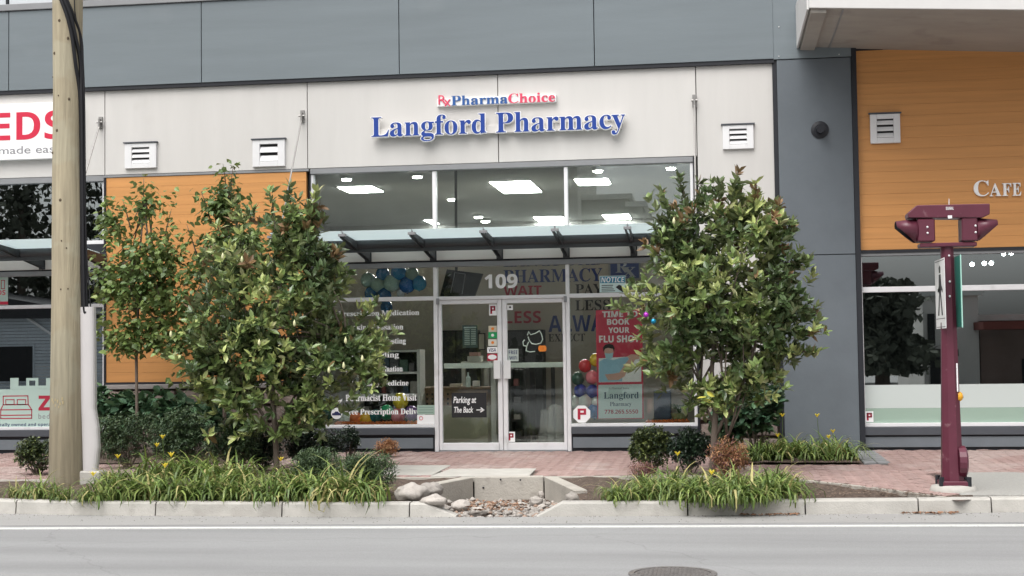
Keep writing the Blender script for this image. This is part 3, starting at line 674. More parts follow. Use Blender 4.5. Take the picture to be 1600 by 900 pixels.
def door(xa_, xb_, hside):
    st = .048
    o = bars('door', [(xa_, xa_ + st + .02 * (hside > 0), zd0, zdt), (xb_ - st - .02 * (hside < 0), xb_, zd0, zdt), (xa_ + st, xb_ - st, zdt - .06, zdt), (xa_ + st, xb_ - st, zd0, zd0 + .11)], FY + .008, FB - .02, m_frame, bd, .006)
    box('pane', xa_ + .04, xb_ - .04, GY, GY + .008, zd0 + .1, zdt - .05, g_door, o)
    hx = (xb_ - .07) if hside < 0 else (xa_ + .07)
    z0_, z1_ = PZ(785, 592), PZ(785, 563)
    q = MB(); q.box(hx - .05, hx + .05, FY - .045, FY - .02, z0_, z1_); q.box(hx - .02, hx + .02, FY - .02, FY + .02, z0_ + .02, z0_ + .05); q.box(hx - .02, hx + .02, FY - .02, FY + .02, z1_ - .05, z1_ - .02); q.build('handle', flat('handle_white', (.72, .72, .72)), o, bevel=.006)
    q = MB(); q.box(xa_ + .06, xb_ - .06, FB + .0, FB + .035, PZ(785, 575), PZ(785, 567)); q.build('push_bar', flat('bar_pale', (.6, .66, .64)), o, bevel=.004)
    q = MB(); hx2 = xa_ + .0 if hside < 0 else xb_
    q.box(hx2 - .022, hx2 + .022, FY - .03, FY + .0, zdt - .06, zdt + .03); q.build('hinge', m_grey, o, bevel=.003)
    return o
dl = door(m1b + .006, xm - .005, -1); dr = door(xm + .005, m2a - .006, 1)
box('threshold', m1b, m2a, -.02, .16, -.05, zd0 - .004, m_grey, bd)
def lowwall(x0, x1, z_s0, z_d0, z_p1, z_p0):
    box('sill', x0, x1, -.03, .12, z_d0, z_s0 - .003, m_sill, bd, .006)
    box('base_panel', x0 + .02, x1 - .02, .0, .1, z_p0, z_p1, m_base, bd, .004)
    b_ = MB(); b_.box(x0, x1, .03, .14, -.12, z_d0 - .002); b_.build('base_recess', m_dark, bd)
lowwall(fx0, m1a - .004, zz['s0'], zz['d0'], zz['p1'], zz['p0']); lowwall(m2b + .004, fx1, zz['s0'], zz['d0'], zz['p1'], zz['p0'])
# ---- cafe window
kx0 = PX(1344.5, 560); kt = PZ(1350, 393.5); kh = PZ(1350, 400.5); kb1, kb0 = PZ(1350, 448.5), PZ(1350, 457); ks1, ks0 = PZ(1350, 661.5), PZ(1350, 667.3)
box('header_flashing', kx0, XR, .006, .13, kh + .003, kt, m_grey, bd, .003)
w3 = bars('window', [(kx0, kx0 + .055, ks0, kh), (kx0 + .055, XR, kb0, kb1), (kx0 + .055, XR, ks0, ks1), (PX(1655, 500), PX(1662, 500), ks1, kb0)], FY, FB, m_frame, bd)
box('pane', kx0 + .05, XR, GY, GY + .01, kb1 - .005, kh, g_dark, w3); box('pane', kx0 + .05, XR, GY, GY + .01, ks1 - .005, kb0 + .005, g_dark, w3)
lowwall(kx0, XR, ks0, PZ(1400, 680), PZ(1400, 682.5), PZ(1400, 699))
b = MB(); b.box(cx1 + .08, kx0 - .002, .0, .12, -.05, kt); b.build('corner_trim', m_dark, bd)
box('frosted_film', kx0 + .055, XR, GY - .004, GY - .002, PZ(1400, 638), PZ(1400, 601.5), m_frost, w3)
box('frosted_film', kx0 + .055, XR, GY - .004, GY - .002, ks1, PZ(1400, 638) - .002, m_frost2, w3)
# ---- bed shop window
lx1 = PX(164.5, 400) - .0; lt = PZ(80, 276.5); lh = PZ(40, 287); lb = PZ(80, 377); 
box('header_flashing', XL, lx1 - .02, .004, .12, lh + .003, zz['bb'] - .006, m_grey, bd, .003)
wl = bars('window', [(lx1 - .06, lx1 - .02, lb, lh), (XL, lx1, lb - .06, lb - .003)], FY, FB, m_frame, bd)
box('pane', XL, lx1 - .055, GY, GY + .01, lb, lh, g_dark, wl)
lj = PX(66, 415)
for a, c in ((XL, lj), (lj, lx1 - .03)): box('band_panel', a + .006, c - .006, .0, .1, PZ(40, 422), PZ(40, 400), MATS['band_panel'], bd, .003)
b = MB(); b.box(XL, lx1 - .01, .02, .11, PZ(40, 424), lb - .06); b.build('band_backing', m_dark, bd)
box('header_flashing', XL, lx1 - .02, .006, .13, PZ(40, 431.5), PZ(40, 424) - .003, m_grey, bd, .003)
wl2 = bars('window', [(lx1 - .06, lx1 - .02, zz['s0'], PZ(40, 432)), (XL, lx1 - .06, PZ(40, 482), PZ(40, 476.5)), (XL, lx1 - .06, zz['s0'] + .0, zz['s1'])], FY, FB, m_frame, bd)
box('pane', XL, lx1 - .055, GY, GY + .01, PZ(40, 478), PZ(40, 432), g_dark, wl2); box('pane', XL, lx1 - .055, GY, GY + .01, zz['s1'] - .005, PZ(40, 480), g_dark, wl2)
lowwall(XL, lx1 - .01, zz['s0'], zz['d0'], zz['p1'], zz['p0'])

# ---- vents
def vent(px0, py0, px1, py1, n, label, y=0.0):
    x0, z0 = P(px0, py1, y); x1, z1 = P(px1, py0, y)
    t = thing('wall_vent', label, 'vent', ((x0 + x1) / 2, y, (z0 + z1) / 2), 'wall vents')
    f = .22 * (x1 - x0); ft = .16 * (z1 - z0)
    q = MB(); q.box(x0, x0 + f, y - .045, y + .01, z0, z1); q.box(x1 - f, x1, y - .045, y + .01, z0, z1); q.box(x0 + f, x1 - f, y - .045, y + .01, z0, z0 + ft * 1.2); q.box(x0 + f, x1 - f, y - .045, y + .01, z1 - ft, z1); q.build('vent_frame', m_vent, t, bevel=.004)
    q = MB(); q.box(x0 - .02, x1 + .02, y - .06, y, z1 + .004, z1 + .022); q.build('drip_cap', m_sill, t)
    h = (z1 - z0 - 2.2 * ft) / n
    for i in range(n):
        zc = z0 + ft * 1.2 + h * (i + .0)
        q = MB(); q.add([(x0 + f + .002, y - .04, zc + .004), (x1 - f - .002, y - .04, zc + .004), (x1 - f - .002, y - .008, zc + h * .62), (x0 + f + .002, y - .008, zc + h * .62),
                         (x0 + f + .002, y - .04, zc + .016), (x1 - f - .002, y - .04, zc + .016), (x1 - f - .002, y - .008, zc + h * .62 + .012), (x0 + f + .002, y - .008, zc + h * .62 + .012)], BF); q.build('louver', m_vent, t)
    q = MB(); q.box(x0 + f, x1 - f, y - .006, y + .002, z0 + ft * 1.2, z1 - ft); q.build('duct_opening', m_darkin, t)
vent(196.5, 223.5, 245.5, 264, 3, 'white louvred vent on the beige panel nearest the wooden utility pole')
vent(396, 218, 446, 261.5, 2, 'white louvred vent on the beige panel above the leafy magnolia, beside the pharmacy sign')
vent(1129.5, 195, 1177, 234, 3, 'white louvred vent on the narrow beige panel next to the grey column')
vent(1360, 178, 1405.5, 225, 3, 'white louvred vent set in the shaded orange boarding')
# round exhaust on column
vx, vz = P(1281, 203, -.05)
t = thing('exhaust_outlet', 'round black exhaust outlet with a short spout on the grey column', 'exhaust vent', (vx, -.05, vz))
q = MB(); q.tube([(vx, -.05, vz), (vx, -.065, vz), (vx, -.08, vz)], [.125, .125, .08], 24); q.build('flange', m_dark, t, smooth=False)
q = MB(); q.tube([(vx, -.08, vz), (vx, -.2, vz - .01)], [.06, .055], 18); q.build('spout', m_dark, t)

# ---- canopies
def canopy(name, label, wall_px, yfront, xa_, xb_, capend=True):
    zw = PZ(680, 389.5); y1 = yfront; zfr = PZ(630, 357.5, y1) - .085
    t = thing(name, label, 'canopy', ((xa_ + xb_) / 2, -.5, zw))
    L_ = -y1; up_ = lambda y: zw + (zfr - zw) * (-y / L_)
    xs_ = [PX(p, 400) for p in wall_px]
    for i, x in enumerate(xs_):
        q = MB()
        for dx in (-.035, .022):
            q.add([(x + dx, 0, zw - .15), (x + dx + .013, 0, zw - .15), (x + dx + .013, y1, up_(y1) - .02), (x + dx, y1, up_(y1) - .02), (x + dx, 0, zw + .03), (x + dx + .013, 0, zw + .03), (x + dx + .013, y1, up_(y1) + .03), (x + dx, y1, up_(y1) + .03)], BF)
        q.box(x - .05, x + .05, -.012, 0.0, zw - .17, zw + .06)
        q.build('bracket', flat('canopy_metal', (.045, .05, .055)), t)
        q = MB(); q.box(x - .05, x + .05, y1 - .035, y1 + .045, up_(y1) + .0, up_(y1) + .035); q.tube([(x, y1 + .02, up_(y1) + .03), (x, y1 + .02, up_(y1) + .085)], .012, 8); q.build('glass_clamp', m_grey, t)
    yb_ = -.74; zb = PZ(680, 382.5, yb_)
    q = MB(); q.tube([(xa_, yb_, zb + .03), (xb_, yb_, zb + .03)], .062, 14); q.box(xa_, xb_, yb_ - .012, yb_ + .05, zb - .085, zb - .02); q.build('beam', flat('beam_metal', (.06, .065, .07)), t)
    gx = [xa_] + [x for x in xs_ if xa_ + .1 < x < xb_ - .1] + [xb_]
    for a, c in zip(gx, gx[1:]):
        q = MB(); q.add([(a + .01, -.03, up_(0) + .06), (c - .01, -.03, up_(0) + .06), (c - .01, y1 - .03, up_(y1) + .06), (a + .01, y1 - .03, up_(y1) + .06), (a + .01, -.03, up_(0) + .074), (c - .01, -.03, up_(0) + .074), (c - .01, y1 - .03, up_(y1) + .074), (a + .01, y1 - .03, up_(y1) + .074)], BF); q.build('glass_panel', m_canopy, t)
    return t, up_
YC = -1.5
cn, upf = canopy('glass_canopy', 'frosted glass canopy on dark steel brackets over the pharmacy door', [472, 575.5, 677, 781, 885, 990.5, 1086], YC, PX(470, 400), PX(1088, 400))
cn2, _ = canopy('glass_canopy', 'frosted glass canopy over the bed shop window behind the wooden pole', [-150, -38, 66, 162], YC, PX(-170, 400), PX(158, 400))
def hanger(px, py, parent):
    x, z = P(px, py, 0); q = MB(); q.tube([(x, -.05, z - .03), (x, YC + .3, upf(YC + .3) + .08)], .013, 8); q.build('tie_rod', m_steel, parent)
    q = MB(); q.box(x - .03, x + .03, -.03, .005, z - .09, z + .09); q.box(x - .012, x + .012, -.09, -.02, z - .07, z + .05); q.tube([(x - .045, -.06, z - .0), (x + .045, -.06, z - .0)], .016, 8); q.build('anchor_plate', m_steel, parent)
hanger(473, 182, cn); hanger(1085, 158, cn); hanger(158, 192, cn2)

# ---- signs
def sign(name, label): return thing(name, label, 'sign', (0, 0, 0))
sg = sign('shop_sign', 'blue raised letters of the pharmacy name with white edges on the beige panel')
def letters_on_path(s, px0, px1, base0, base1, top0, sy, m, mo, parent, font='serif', outline=.012, depth=.05, white=True):
    pass
ys_ = -.13
z_lo, z_hi = PZ(582, 213.5, ys_), PZ(582, 183, ys_)
X0, X1 = PX(580, 200, ys_), PX(977, 195, ys_)
# cap line from measured points; descenders reach below
capL0 = PZ(600, 213.3, ys_); capL1 = PZ(600, 182.8, ys_)
def sigletters(s, x0, x1, zb, zt, y, m, parent, rim, mrim, depth=.05, font='serif', ndesc=None):
    me, co = textmesh(s[0], font); capm, cc = textmesh('L' if font == 'serif' else 'E', font)
    caph = cc[:, 1].max(); bpy.data.meshes.remove(capm)
    lo, hi = co.min(0), co.max(0); sx = (x1 - x0) / (hi[0] - lo[0]); sz = (zt - zb) / caph; bpy.data.meshes.remove(me)
    adv = 0.0; cur = bpy.data.curves.new('w', 'FONT')
    # place every letter as its own piece, measured from prefixes
    full = s[0]
    def width(tx):
        m_, c_ = textmesh(tx, font); wv = c_[:, 0].max(); bpy.data.meshes.remove(m_); return wv
    for i, ch in enumerate(full):
        if ch == ' ': continue
        m_, c_ = textmesh(ch, font); l_, h_ = c_[:, 0].min(), c_[:, 0].max(); bpy.data.meshes.remove(m_)
        right = width(full[:i + 1]); left = right - (h_ - l_)
        for (mm_, off, dpt, yy) in ((mrim, rim, depth, y + .004), (m, 0.0, .006, y)):
            me, co = textmesh(ch, font, .5, off)
            X = x0 + (left - lo[0] + co[:, 0] - l_) * sx; Z = zb + co[:, 1] * sz; Y = yy + dpt * (.5 - co[:, 2])
            me.vertices.foreach_set('co', np.stack([X, Y, Z], 1).ravel()); me.materials.clear(); me.materials.append(mm_); me.update()
            if off: pr = link(bpy.data.objects.new('letter', me), parent)
            else: link(bpy.data.objects.new('letter_face', me), pr)
sigletters(['Langford Pharmacy'], X0, X1, capL0, capL1, ys_, m_blue, sg, .022, m_white, .055)
box('raceway', PX(592, 205), PX(972, 205), -.075, -.0, PZ(780, 209), PZ(780, 196), mat('raceway_beige', (.60, .58, .56), .6, .03, 3), sg, .004)
s2 = sign('franchise_sign', 'small blue and red raised sign on a white tray above the pharmacy name')
quadbox('sign_tray', 683, 147.0, 869, 166.5, -.06, -.0, m_white, s2, .006)
ya = -.075
ptext('letter', 'Pharma', 705, 146.5, 793, 165, ya, m_blue2, s2, depth=.015)
ptext('letter', 'Choice', 794, 143.5, 867, 161.5, ya, m_pinkred, s2, depth=.015)
ptext('letter', 'R', 685, 148.5, 697, 163, ya, m_pinkred, s2, depth=.015, font='plain'); ptext('letter', 'x', 694, 155, 704, 166, ya, m_pinkred, s2, depth=.015, font='plain')
s3 = sign('bed_shop_sign', 'white board with bold red lettering partly hidden by the wooden pole')
quadbox('board', -150, 158, 124, 255.5, -.10, -.005, m_white, s3, .006)
ptext('letter', 'BEDS', -52, 172, 99, 222, -.103, m_red, s3, font='bold', depth=.004)
ptext('letter', 'made easy', -2, 226, 96, 245, -.103, m_greytext, s3, font='plain', depth=.003, spacing=1.3)
s4 = sign('cafe_sign', 'white raised capital letters on the orange boarding')
for ch, a, c, t_ in (('C', 1522, 1545, 281.5), ('A', 1546.5, 1564, 286), ('F', 1566.5, 1580, 286), ('E', 1582.5, 1595.5, 285.5)):
    x0, z0 = P(a, 307 - (a - 1522) * .02, -.03); x1, z1 = P(c, t_, -.03); 
    text('letter', ch, x0, x1, z0, z1, -.03, m_white, s4, depth=.045)
# ---- door number and vinyl on the glass
gy = GY - .006
num = thing('door_number', 'white street number 109 on the transom glass over the door', 'sign', (PX(783, 440, gy), gy, PZ(783, 440, gy))); ptext('digit', '109', 758, 428, 808.5, 450.5, gy, m_white, num, font='bold', depth=.003, outline=.012)
def vinyl(name, s, px0, py0, px1, py1, m, label, **k): return tag(ptext(name, s, px0, py0, px1, py1, k.pop('y', gy), m, None, **k), label, 'sign')
lst = thing('service_list', 'white vinyl list of pharmacy services on the side window beside the magnolia', 'window lettering', (PX(600, 560), gy, PZ(600, 560)))
for s, a, c, e, f in (('Prescription Medication', 529, 484, 655, 496.5), ('Smoking Cessation', 536, 506, 630, 518.5), ('International Testing', 540, 528, 634, 540.5), ('Compounding', 540, 549.5, 623, 562), ('Injection & Vaccination', 537, 571.5, 629, 584),
                      ('Veterinary Medicine', 545, 594, 638, 605.5), ('Pharmacist Home Visit', 540, 615.5, 651, 627), ('Free Prescription Delivery', 538, 638, 666, 650.5)):
    ptext('line', s, a, c, e, f, gy, m_white, lst, depth=.002, outline=.01)
b = MB(); cx_, cz_ = P(526, 646, gy)
for k in range(1):
    b.tube([(cx_, gy, cz_), (cx_, gy - .002, cz_)], .085, 24)
b.build('badge', m_white, lst)
x0, z0 = P(519, 649, gy); x1, z1 = P(533, 643, gy); b = MB(); b.prism([(x0, z0), (x1, z0), (x1, z0 + .03), (x1 - .03, z0 + .035), (x1 - .05, z1), (x0 + .05, z1), (x0 + .03, z0 + .035), (x0, z0 + .03)], gy - .006, gy - .004); b.build('car_icon', m_navy, lst)
b = MB(); cx_, cz_ = P(526, 622, gy); pts = [(cx_ + .09 * math.cos(a), cz_ + .09 * math.sin(a)) for a in np.linspace(math.pi * 1.0, math.pi * 2, 12)]; pts += [(cx_ + .085 * math.cos(a), cz_ - .0 + .04 * math.sin(a)) for a in np.linspace(math.pi * 2, math.pi, 10)][1:-1]
b.prism(pts, gy - .004, gy - .002); b.build('badge', m_white, lst)
# small decals
def card(name, label, px0, py0, px1, py1, m, cat='sticker', y=gy, group=None, th=.002):
    x0, z0 = P(px0, py1, y); x1, z1 = P(px1, py0, y)
    t_ = thing(name, label, cat, ((x0 + x1) / 2, y, (z0 + z1) / 2), group)
    box('sheet', x0, x1, y - th, y, z0, z1, m, t_); return t_
def ppark(label, px0, py0, px1, py1):
    t_ = card('letter_decal', label, px0, py0, px1, py1, m_white, 'sticker'); w_, h_ = px1 - px0, py1 - py0
    def R(a, c, e, f, m=m_red2):
        x0, z0 = P(px0 + a * w_, py0 + f * h_, gy); x1, z1 = P(px0 + e * w_, py0 + c * h_, gy); return (x0, x1, z0, z1)
    q = MB()
    for r in ((.15, .15, .38, .85), (.15, .15, .82, .3), (.62, .15, .82, .55), (.15, .44, .82, .58)):
        x0, x1, z0, z1 = R(*r); q.box(x0, x1, gy - .0045, gy - .0025, z0, z1)
    q.build('letter', m_red2, t_)
ppark('square white sticker with a dark red P low on the service list window', 492.5, 649, 504, 664)
ppark('white sticker with a dark red P at the top of the first glass door', 764.5, 475.5, 776, 493)
ppark('white sticker with a dark red P at the bottom of the second glass door', 793, 674.5, 804.5, 690.5)
ppark('white sticker with a dark red P in the corner of the cafe window', 1352.5, 642.5, 1364.5, 659.5)
t_ = thing('round_decal', 'eight sided white sticker with a dark red P under the balloons', 'sticker', (PX(909, 647), gy, PZ(909, 647)))
cx_, cz_ = P(909, 647, gy); q = MB(); q.prism([(cx_ + .135 * math.cos(a), cz_ + .135 * math.sin(a)) for a in np.linspace(math.pi / 8, math.pi / 8 + 2 * math.pi, 9)[:-1]], gy - .002, gy); q.build('sheet', m_white, t_)
q = MB()
for a, c, e, f in ((-.06, -.08, -.02, .08), (-.02, .05, .065, .08), (.03, -.01, .065, .05), (-.02, -.01, .03, .02)): q.box(cx_ + a, cx_ + e, gy - .0045, gy - .0025, cz_ + c, cz_ + f)
q.build('letter', m_red2, t_)
nt_ = card('notice_sticker', 'pale notice sign with a blue header on the transom glass above the flu poster', 937, 430.5, 977, 457, m_tealp, 'sign')
quadbox('header', 938, 431.5, 976.3, 442.5, gy - .004, gy - .0025, m_teal, nt_); ptext('letter', 'NOTICE', 939.5, 432.5, 974.5, 441.5, gy - .0045, m_white, nt_, font='bold', depth=.001, skew=.1)
b = MB()
for i, e in enumerate((958, 957, 959, 961)):
    x0, z0 = P(940, 446.6 + i * 2.9, gy); x1, _z = P(e, 446, gy); b.box(x0, x1, gy - .004, gy - .0025, z0, z0 + .011)
x0, z0 = P(962, 453, gy); b.prism([(x0, z0 + .04), (x0 + .05, z0), (x0 + .11, z0 - .04), (x0 + .12, z0 + .0), (x0 + .09, z0 + .06), (x0 + .05, z0 + .075)], gy - .004, gy - .0025)
b.build('print', m_blackp, nt_)
st = [('white sticker with an orange mark near the top of the door sticker column', 763.5, 509, 776, 518.5, flat('cream_print', (.62, .55, .42))), ('green sticker with a white dot in the door sticker column', 763, 519, 776.5, 528.5, m_green),
      ('white card sticker with an orange streak below the green sticker', 763, 530, 776.5, 540.5, flat('cream_print2', (.7, .68, .6)))]
for lb_, a, c, e, f, m in st:
    o = card('door_sticker', lb_, a, c, e, f, m); mx_, mz_ = P((a + e) / 2, (c + f) / 2, gy); q = MB(); q.tube([(mx_, gy - .002, mz_), (mx_, gy - .004, mz_)], .022, 12); q.build('mark', m_white if m is m_green else m_orangep, o)
o = card('card_sticker', 'white sticker reading VISA on the first door', 761.5, 542, 777, 551.5, m_white); ptext('letter', 'VISA', 763.5, 544, 775, 549.5, gy - .0035, m_navy, o, font='bold', depth=.001)
o = card('card_sticker', 'dark sticker with a pale oval under the VISA one', 761.5, 552.5, 777, 563.5, m_red2); cx_, cz_ = P(769.2, 558, gy); q = MB(); q.prism([(cx_ + .066 * math.cos(a), cz_ + .036 * math.sin(a)) for a in np.linspace(0, 2 * math.pi, 17)[:-1]], gy - .004, gy - .0025); q.build('oval', m_white, o)
o = card('wifi_sticker', 'pale sticker reading FREE on the second door beside the handle', 793.5, 545, 810, 564.5, flat('pale_sticker', (.5, .56, .52))); ptext('letter', 'FREE', 795, 547.5, 808.5, 553.5, gy - .0035, m_navy, o, font='bold', depth=.001); ptext('letter', 'WiFi', 796, 556, 808, 562, gy - .0035, m_navy, o, font='bold', depth=.001)
o = card('corner_sticker', 'small square white sticker at the top of the second door', 792.2, 476.5, 801.3, 484.5, m_white); cx_, cz_ = P(797, 480, gy); q = MB(); q.tube([(cx_, gy - .002, cz_), (cx_, gy - .004, cz_)], .016, 10); q.build('mark', m_blackp, o)
o = card('safety_notice', 'white notice with a small red round symbol in the lower corner of the side window', 652, 648, 679, 662.5, m_white, 'sign'); cx_, cz_ = P(658, 653.5, gy); q = MB(); disc(q, Vector((0, 0, 0)), .022, .03, -.001, .001, 16); q.v = [(cx_ + v[0], gy - .004 + v[2], cz_ + v[1]) for v in q.v]; q.build('symbol', m_red, o)
o = card('pale_notice', 'pale green notice above the white one in the side window corner', 652, 633, 679.5, 647.5, flat('pale_green_paper', (.33, .45, .38)), 'sign'); b = MB()
for i in range(3):
    x0, z0 = P(654, 637 + i * 4, gy); x1, _z = P(677, 640, gy); b.box(x0, x1, gy - .004, gy - .0025, z0, z0 + .01)
b.build('print', flat('grey_green', (.2, .28, .24)), o)
# chalk board on the door
cb = card('chalk_notice', 'black card with white handwriting about parking inside the first glass door', 706, 613.5, 760, 652.5, m_blackp, 'sign', y=gy)
def stroke(parent, pts, wd=.009, m=m_white, y=gy - .005):
    q = MB(); pp = [P(a, c, y) for a, c in pts]; q.tube([(a, y, c) for a, c in pp], wd, 5); return q
def handwrite(s, px0, py0, px1, py1): ptext('handwriting', s, px0, py0, px1, py1, gy - .0045, m_white, cb, font='plain', depth=.001, outline=.02, skew=.12)
handwrite('Parking at', 708, 619.5, 743, 633); handwrite('The Back', 708.5, 635.5, 739, 645); handwrite('→', 744, 636.5, 756.5, 644.5)
# cat and pumpkin decal
ct = thing('halloween_decal', 'outlined cat sitting beside an orange pumpkin on the second glass door', 'sticker', (PX(838, 530), gy, PZ(838, 530)))
q = stroke(ct, [(824, 524), (826, 518), (829, 523), (836, 521), (843, 517), (846, 522), (848, 530), (845, 536), (838, 538), (831, 537), (827, 532), (825, 526)], .008, m_greytext); q.build('cat_outline', flat('outline_pale', (.55, .66, .58)), ct)
q = stroke(ct, [(826, 534), (823, 541), (822, 548), (828, 550), (836, 549)], .008); q2 = stroke(ct, [(823, 541), (818, 540), (817, 534), (820, 531)], .008); q.add(q2.v, q2.f); q.build('cat_outline', MATS['outline_pale'], ct)
q = MB()
for dx in (-.028, 0, .028):
    cx_, cz_ = P(847.5, 544.5, gy); q.prism([(cx_ + dx + .035 * math.cos(a), cz_ + .046 * math.sin(a)) for a in np.linspace(0, 2 * math.pi, 13)[:-1]], gy - .004 - abs(dx) * .02, gy - .001)
q.build('pumpkin', m_orangep, ct)

# ---- flu poster inside the right side window
py = GY + .03
po = card('flu_poster', 'tall red poster with white capitals and a masked man pointing at his arm', 933.5, 483.5, 1003, 654.5, m_poster_red, 'poster', y=py)
yq = py - .003
for s, a, c, e, f in (('TIME TO', 941, 485.5, 996, 496), ('BOOK', 949, 498, 983.5, 507.5), ('YOUR', 950.5, 511, 983.5, 520.5), ('FLU SHOT', 936, 523.5, 999, 535.5)):
    ptext('letter', s, a, c, e, f, yq, m_white, po, font='bold', depth=.001, outline=.02)
def ppoly(nm, pts, m, parent, yy):
    q = MB(); q.prism([P(a, c, yy) for a, c in pts], yy - .001, yy); return q.build(nm, m, parent)
ppoly('print', [(935.5, 560), (1002, 556), (1002, 596.5), (935.5, 597.5)], m_white, po, yq)
ppoly('shirt', [(936, 565), (944, 560.5), (950, 561), (958, 562.5), (970, 559), (985, 557), (990, 561), (988, 566), (975, 570), (972, 596), (936, 597)], m_shirt, po, yq - .0015)
ppoly('arm', [(945, 585), (958, 584), (968, 582), (975, 571), (982, 562), (989, 557), (994, 559), (990, 566), (982, 574), (976, 588), (966, 594), (950, 594)], m_skin, po, yq - .003)
ppoly('hand', [(980, 557), (986, 553.5), (994, 554), (1000, 557), (999, 561), (991, 562), (984, 563)], m_skin, po, yq - .0045)
ppoly('face', [(944.5, 544), (948, 541), (954, 541), (958, 544), (958.5, 551), (956, 559), (951, 562.5), (947, 559.5), (944.5, 552)], m_skin, po, yq - .0045)
ppoly('hair', [(943, 550), (942, 543), (946, 538.5), (952, 537), (958, 539), (960.5, 544), (959.5, 549), (957.5, 545), (950, 543.5), (945.5, 545)], m_hair, po, yq - .006)
ppoly('mask', [(944.8, 551.5), (951, 552.5), (958.3, 551), (957, 559), (951.5, 563), (946.5, 560)], m_mask, po, yq - .006)
ppoly('print', [(935, 601.5), (1003.5, 600), (1003.5, 653), (935, 654)], m_tealp, po, yq)
ptext('letter', 'A PharmaChoice', 951.5, 604.8, 983, 608.3, yq - .0015, m_greytext, po, depth=.001)
ptext('letter', 'Langford', 943.5, 612, 998, 626, yq - .0015, flat('slate_print', (.05, .11, .17)), po, depth=.001); ptext('letter', 'Pharmacy', 953, 627.8, 986.5, 636.5, yq - .0015, MATS['slate_print'], po, depth=.001)
ptext('letter', '778.265.5550', 944.5, 639.8, 997, 646.5, yq - .0015, m_red2, po, font='bold', depth=.001)
# ---- bed shop poster
bp_ = card('bed_poster', 'mint green window graphic with a dark red bed outline and battlement top', -140, 607, 130, 669.5, m_mint, 'poster', y=gy)
b = MB()
for a, e in ((16, 29), (41, 60), (72, 84), (95, 108)):
    x0, z0 = P(a, 608, gy); x1, z1 = P(e, 590.5, gy)
    if a == 41: b.box(x0, x0 + .05, gy - .002, gy, z0, z1); b.box(x1 - .05, x1, gy - .002, gy, z0, z1); b.box(x0 + .05, x1 - .05, gy - .002, gy, z1 - .04, z1); b.box(x0 + .05, x1 - .05, gy - .002, gy, z0, z0 + .05)
    else: b.box(x0, x1, gy - .002, gy, z0, z1)
x0, z0 = P(16, 608, gy); x1, z1 = P(108, 602, gy); b.box(x0, x1, gy - .0018, gy - .0002, z0, z1); b.build('battlement', m_mint, bp_)
quadbox('white_stripe', -140, 671.0, 130, 676.0, gy - .004, gy - .0025, m_white, bp_)
def pline(pts, wd, nm, m, parent, close=False):
    q = MB(); pp = pts + ([pts[0]] if close else [])
    for (a, c), (e, f) in zip(pp, pp[1:]):
        x0, z0 = P(a, c, gy - .004); x1, z1 = P(e, f, gy - .004); d = Vector((x1 - x0, 0, z1 - z0)); d.normalize(); nrm = Vector((-d.z, 0, d.x)) * wd
        p0 = Vector((x0, gy - .0035, z0)) - d * wd; p1 = Vector((x1, gy - .0035, z1)) + d * wd
        q.add([p0 + nrm, p1 + nrm, p1 - nrm, p0 - nrm], [(0, 3, 2, 1)])
    return q.build(nm, m, parent)
pline([(5, 619), (43.5, 618.5), (44, 632), (49.5, 640), (49.5, 653.5), (1, 654), (1, 640.5), (5, 632.5)], .008, 'bed_icon', m_red2, bp_, True)
pline([(1, 640.5), (49.5, 640)], .008, 'bed_icon', m_red2, bp_); pline([(1, 649), (49.5, 648.5)], .008, 'bed_icon', m_red2, bp_); pline([(5, 632.5), (44, 632)], .008, 'bed_icon', m_red2, bp_)
pline([(9, 624.5), (22, 624.5), (22, 632), (9, 632)], .007, 'bed_icon', m_red2, bp_, True); pline([(27, 624.5), (40, 624.5), (40, 632), (27, 632)], .007, 'bed_icon', m_red2, bp_, True)
ptext('letter', 'Z', 60, 618, 79, 641.5, gy - .0035, m_red2, bp_, font='bold', depth=.001, outline=.02)
ptext('letter', 'beds', 60, 646, 83, 654.5, gy - .0035, m_greytext, bp_, font='plain', depth=.001, spacing=1.2)
ptext('letter', 'locally owned and operated', -7, 660.5, 91, 667.5, gy - .0035, m_navy, bp_, font='bold', depth=.001)
o = card('shop_notice', 'small mint notice with red letters high in the bed shop window', -30, 433, 12.5, 477, m_mint, 'poster'); ptext('letter', 'BEDS', -17, 453, 8.5, 461.5, gy - .0035, m_red, o, font='bold', depth=.001)
quadbox('stripe', -30, 471, 12.5, 476.5, gy - .004, gy - .0025, m_red, o)
pline([(2, 438), (7, 438), (7, 451), (2, 451)], .006, 'bed_icon', m_red2, o, True)

# ================================================================== INTERIORS
ZC = zz['bb'] + .33; DP = 13.0
ix0, ix1 = fx0 - 3.2, fx1 + 2.2
b = MB(); b.box(ix0 - .3, ix1 + .2, .35, DP, -.15, -.012); structure(b.build('shop_floor', m_infloor))
b = MB(); b.box(ix0 - .3, ix1 + .2, .33, DP, ZC, ZC + .2); structure(b.build('shop_ceiling', m_inceil))
b = MB(); b.box(ix0 - .35, ix0 - .1, .33, DP, -.1, ZC); b.box(ix1, ix1 + .2, .33, DP, -.1, ZC); b.box(ix0 - .3, ix1, DP, DP + .2, -.1, ZC); structure(b.build('shop_wall', mat('shop_back_wall', (.30, .30, .29), .8, .08, .8)))
b = MB(); b.box(ix0 - .1, ix1, .32, .34, zz['bb'] + .0, ZC); b.build('wall_core', m_darkin, bd)
PY = 4.6; pt = PZ(700, 380, PY)
b = MB(); b.box(ix0 - .1, ix1, PY, PY + .12, -.1, pt); structure(b.build('lettered_wall', m_inwall))
wl_ = thing('wall_lettering', 'dark blue and red painted slogan across the beige wall inside the shop', 'lettering', (PX(900, 480, PY), PY, PZ(900, 480, PY)))
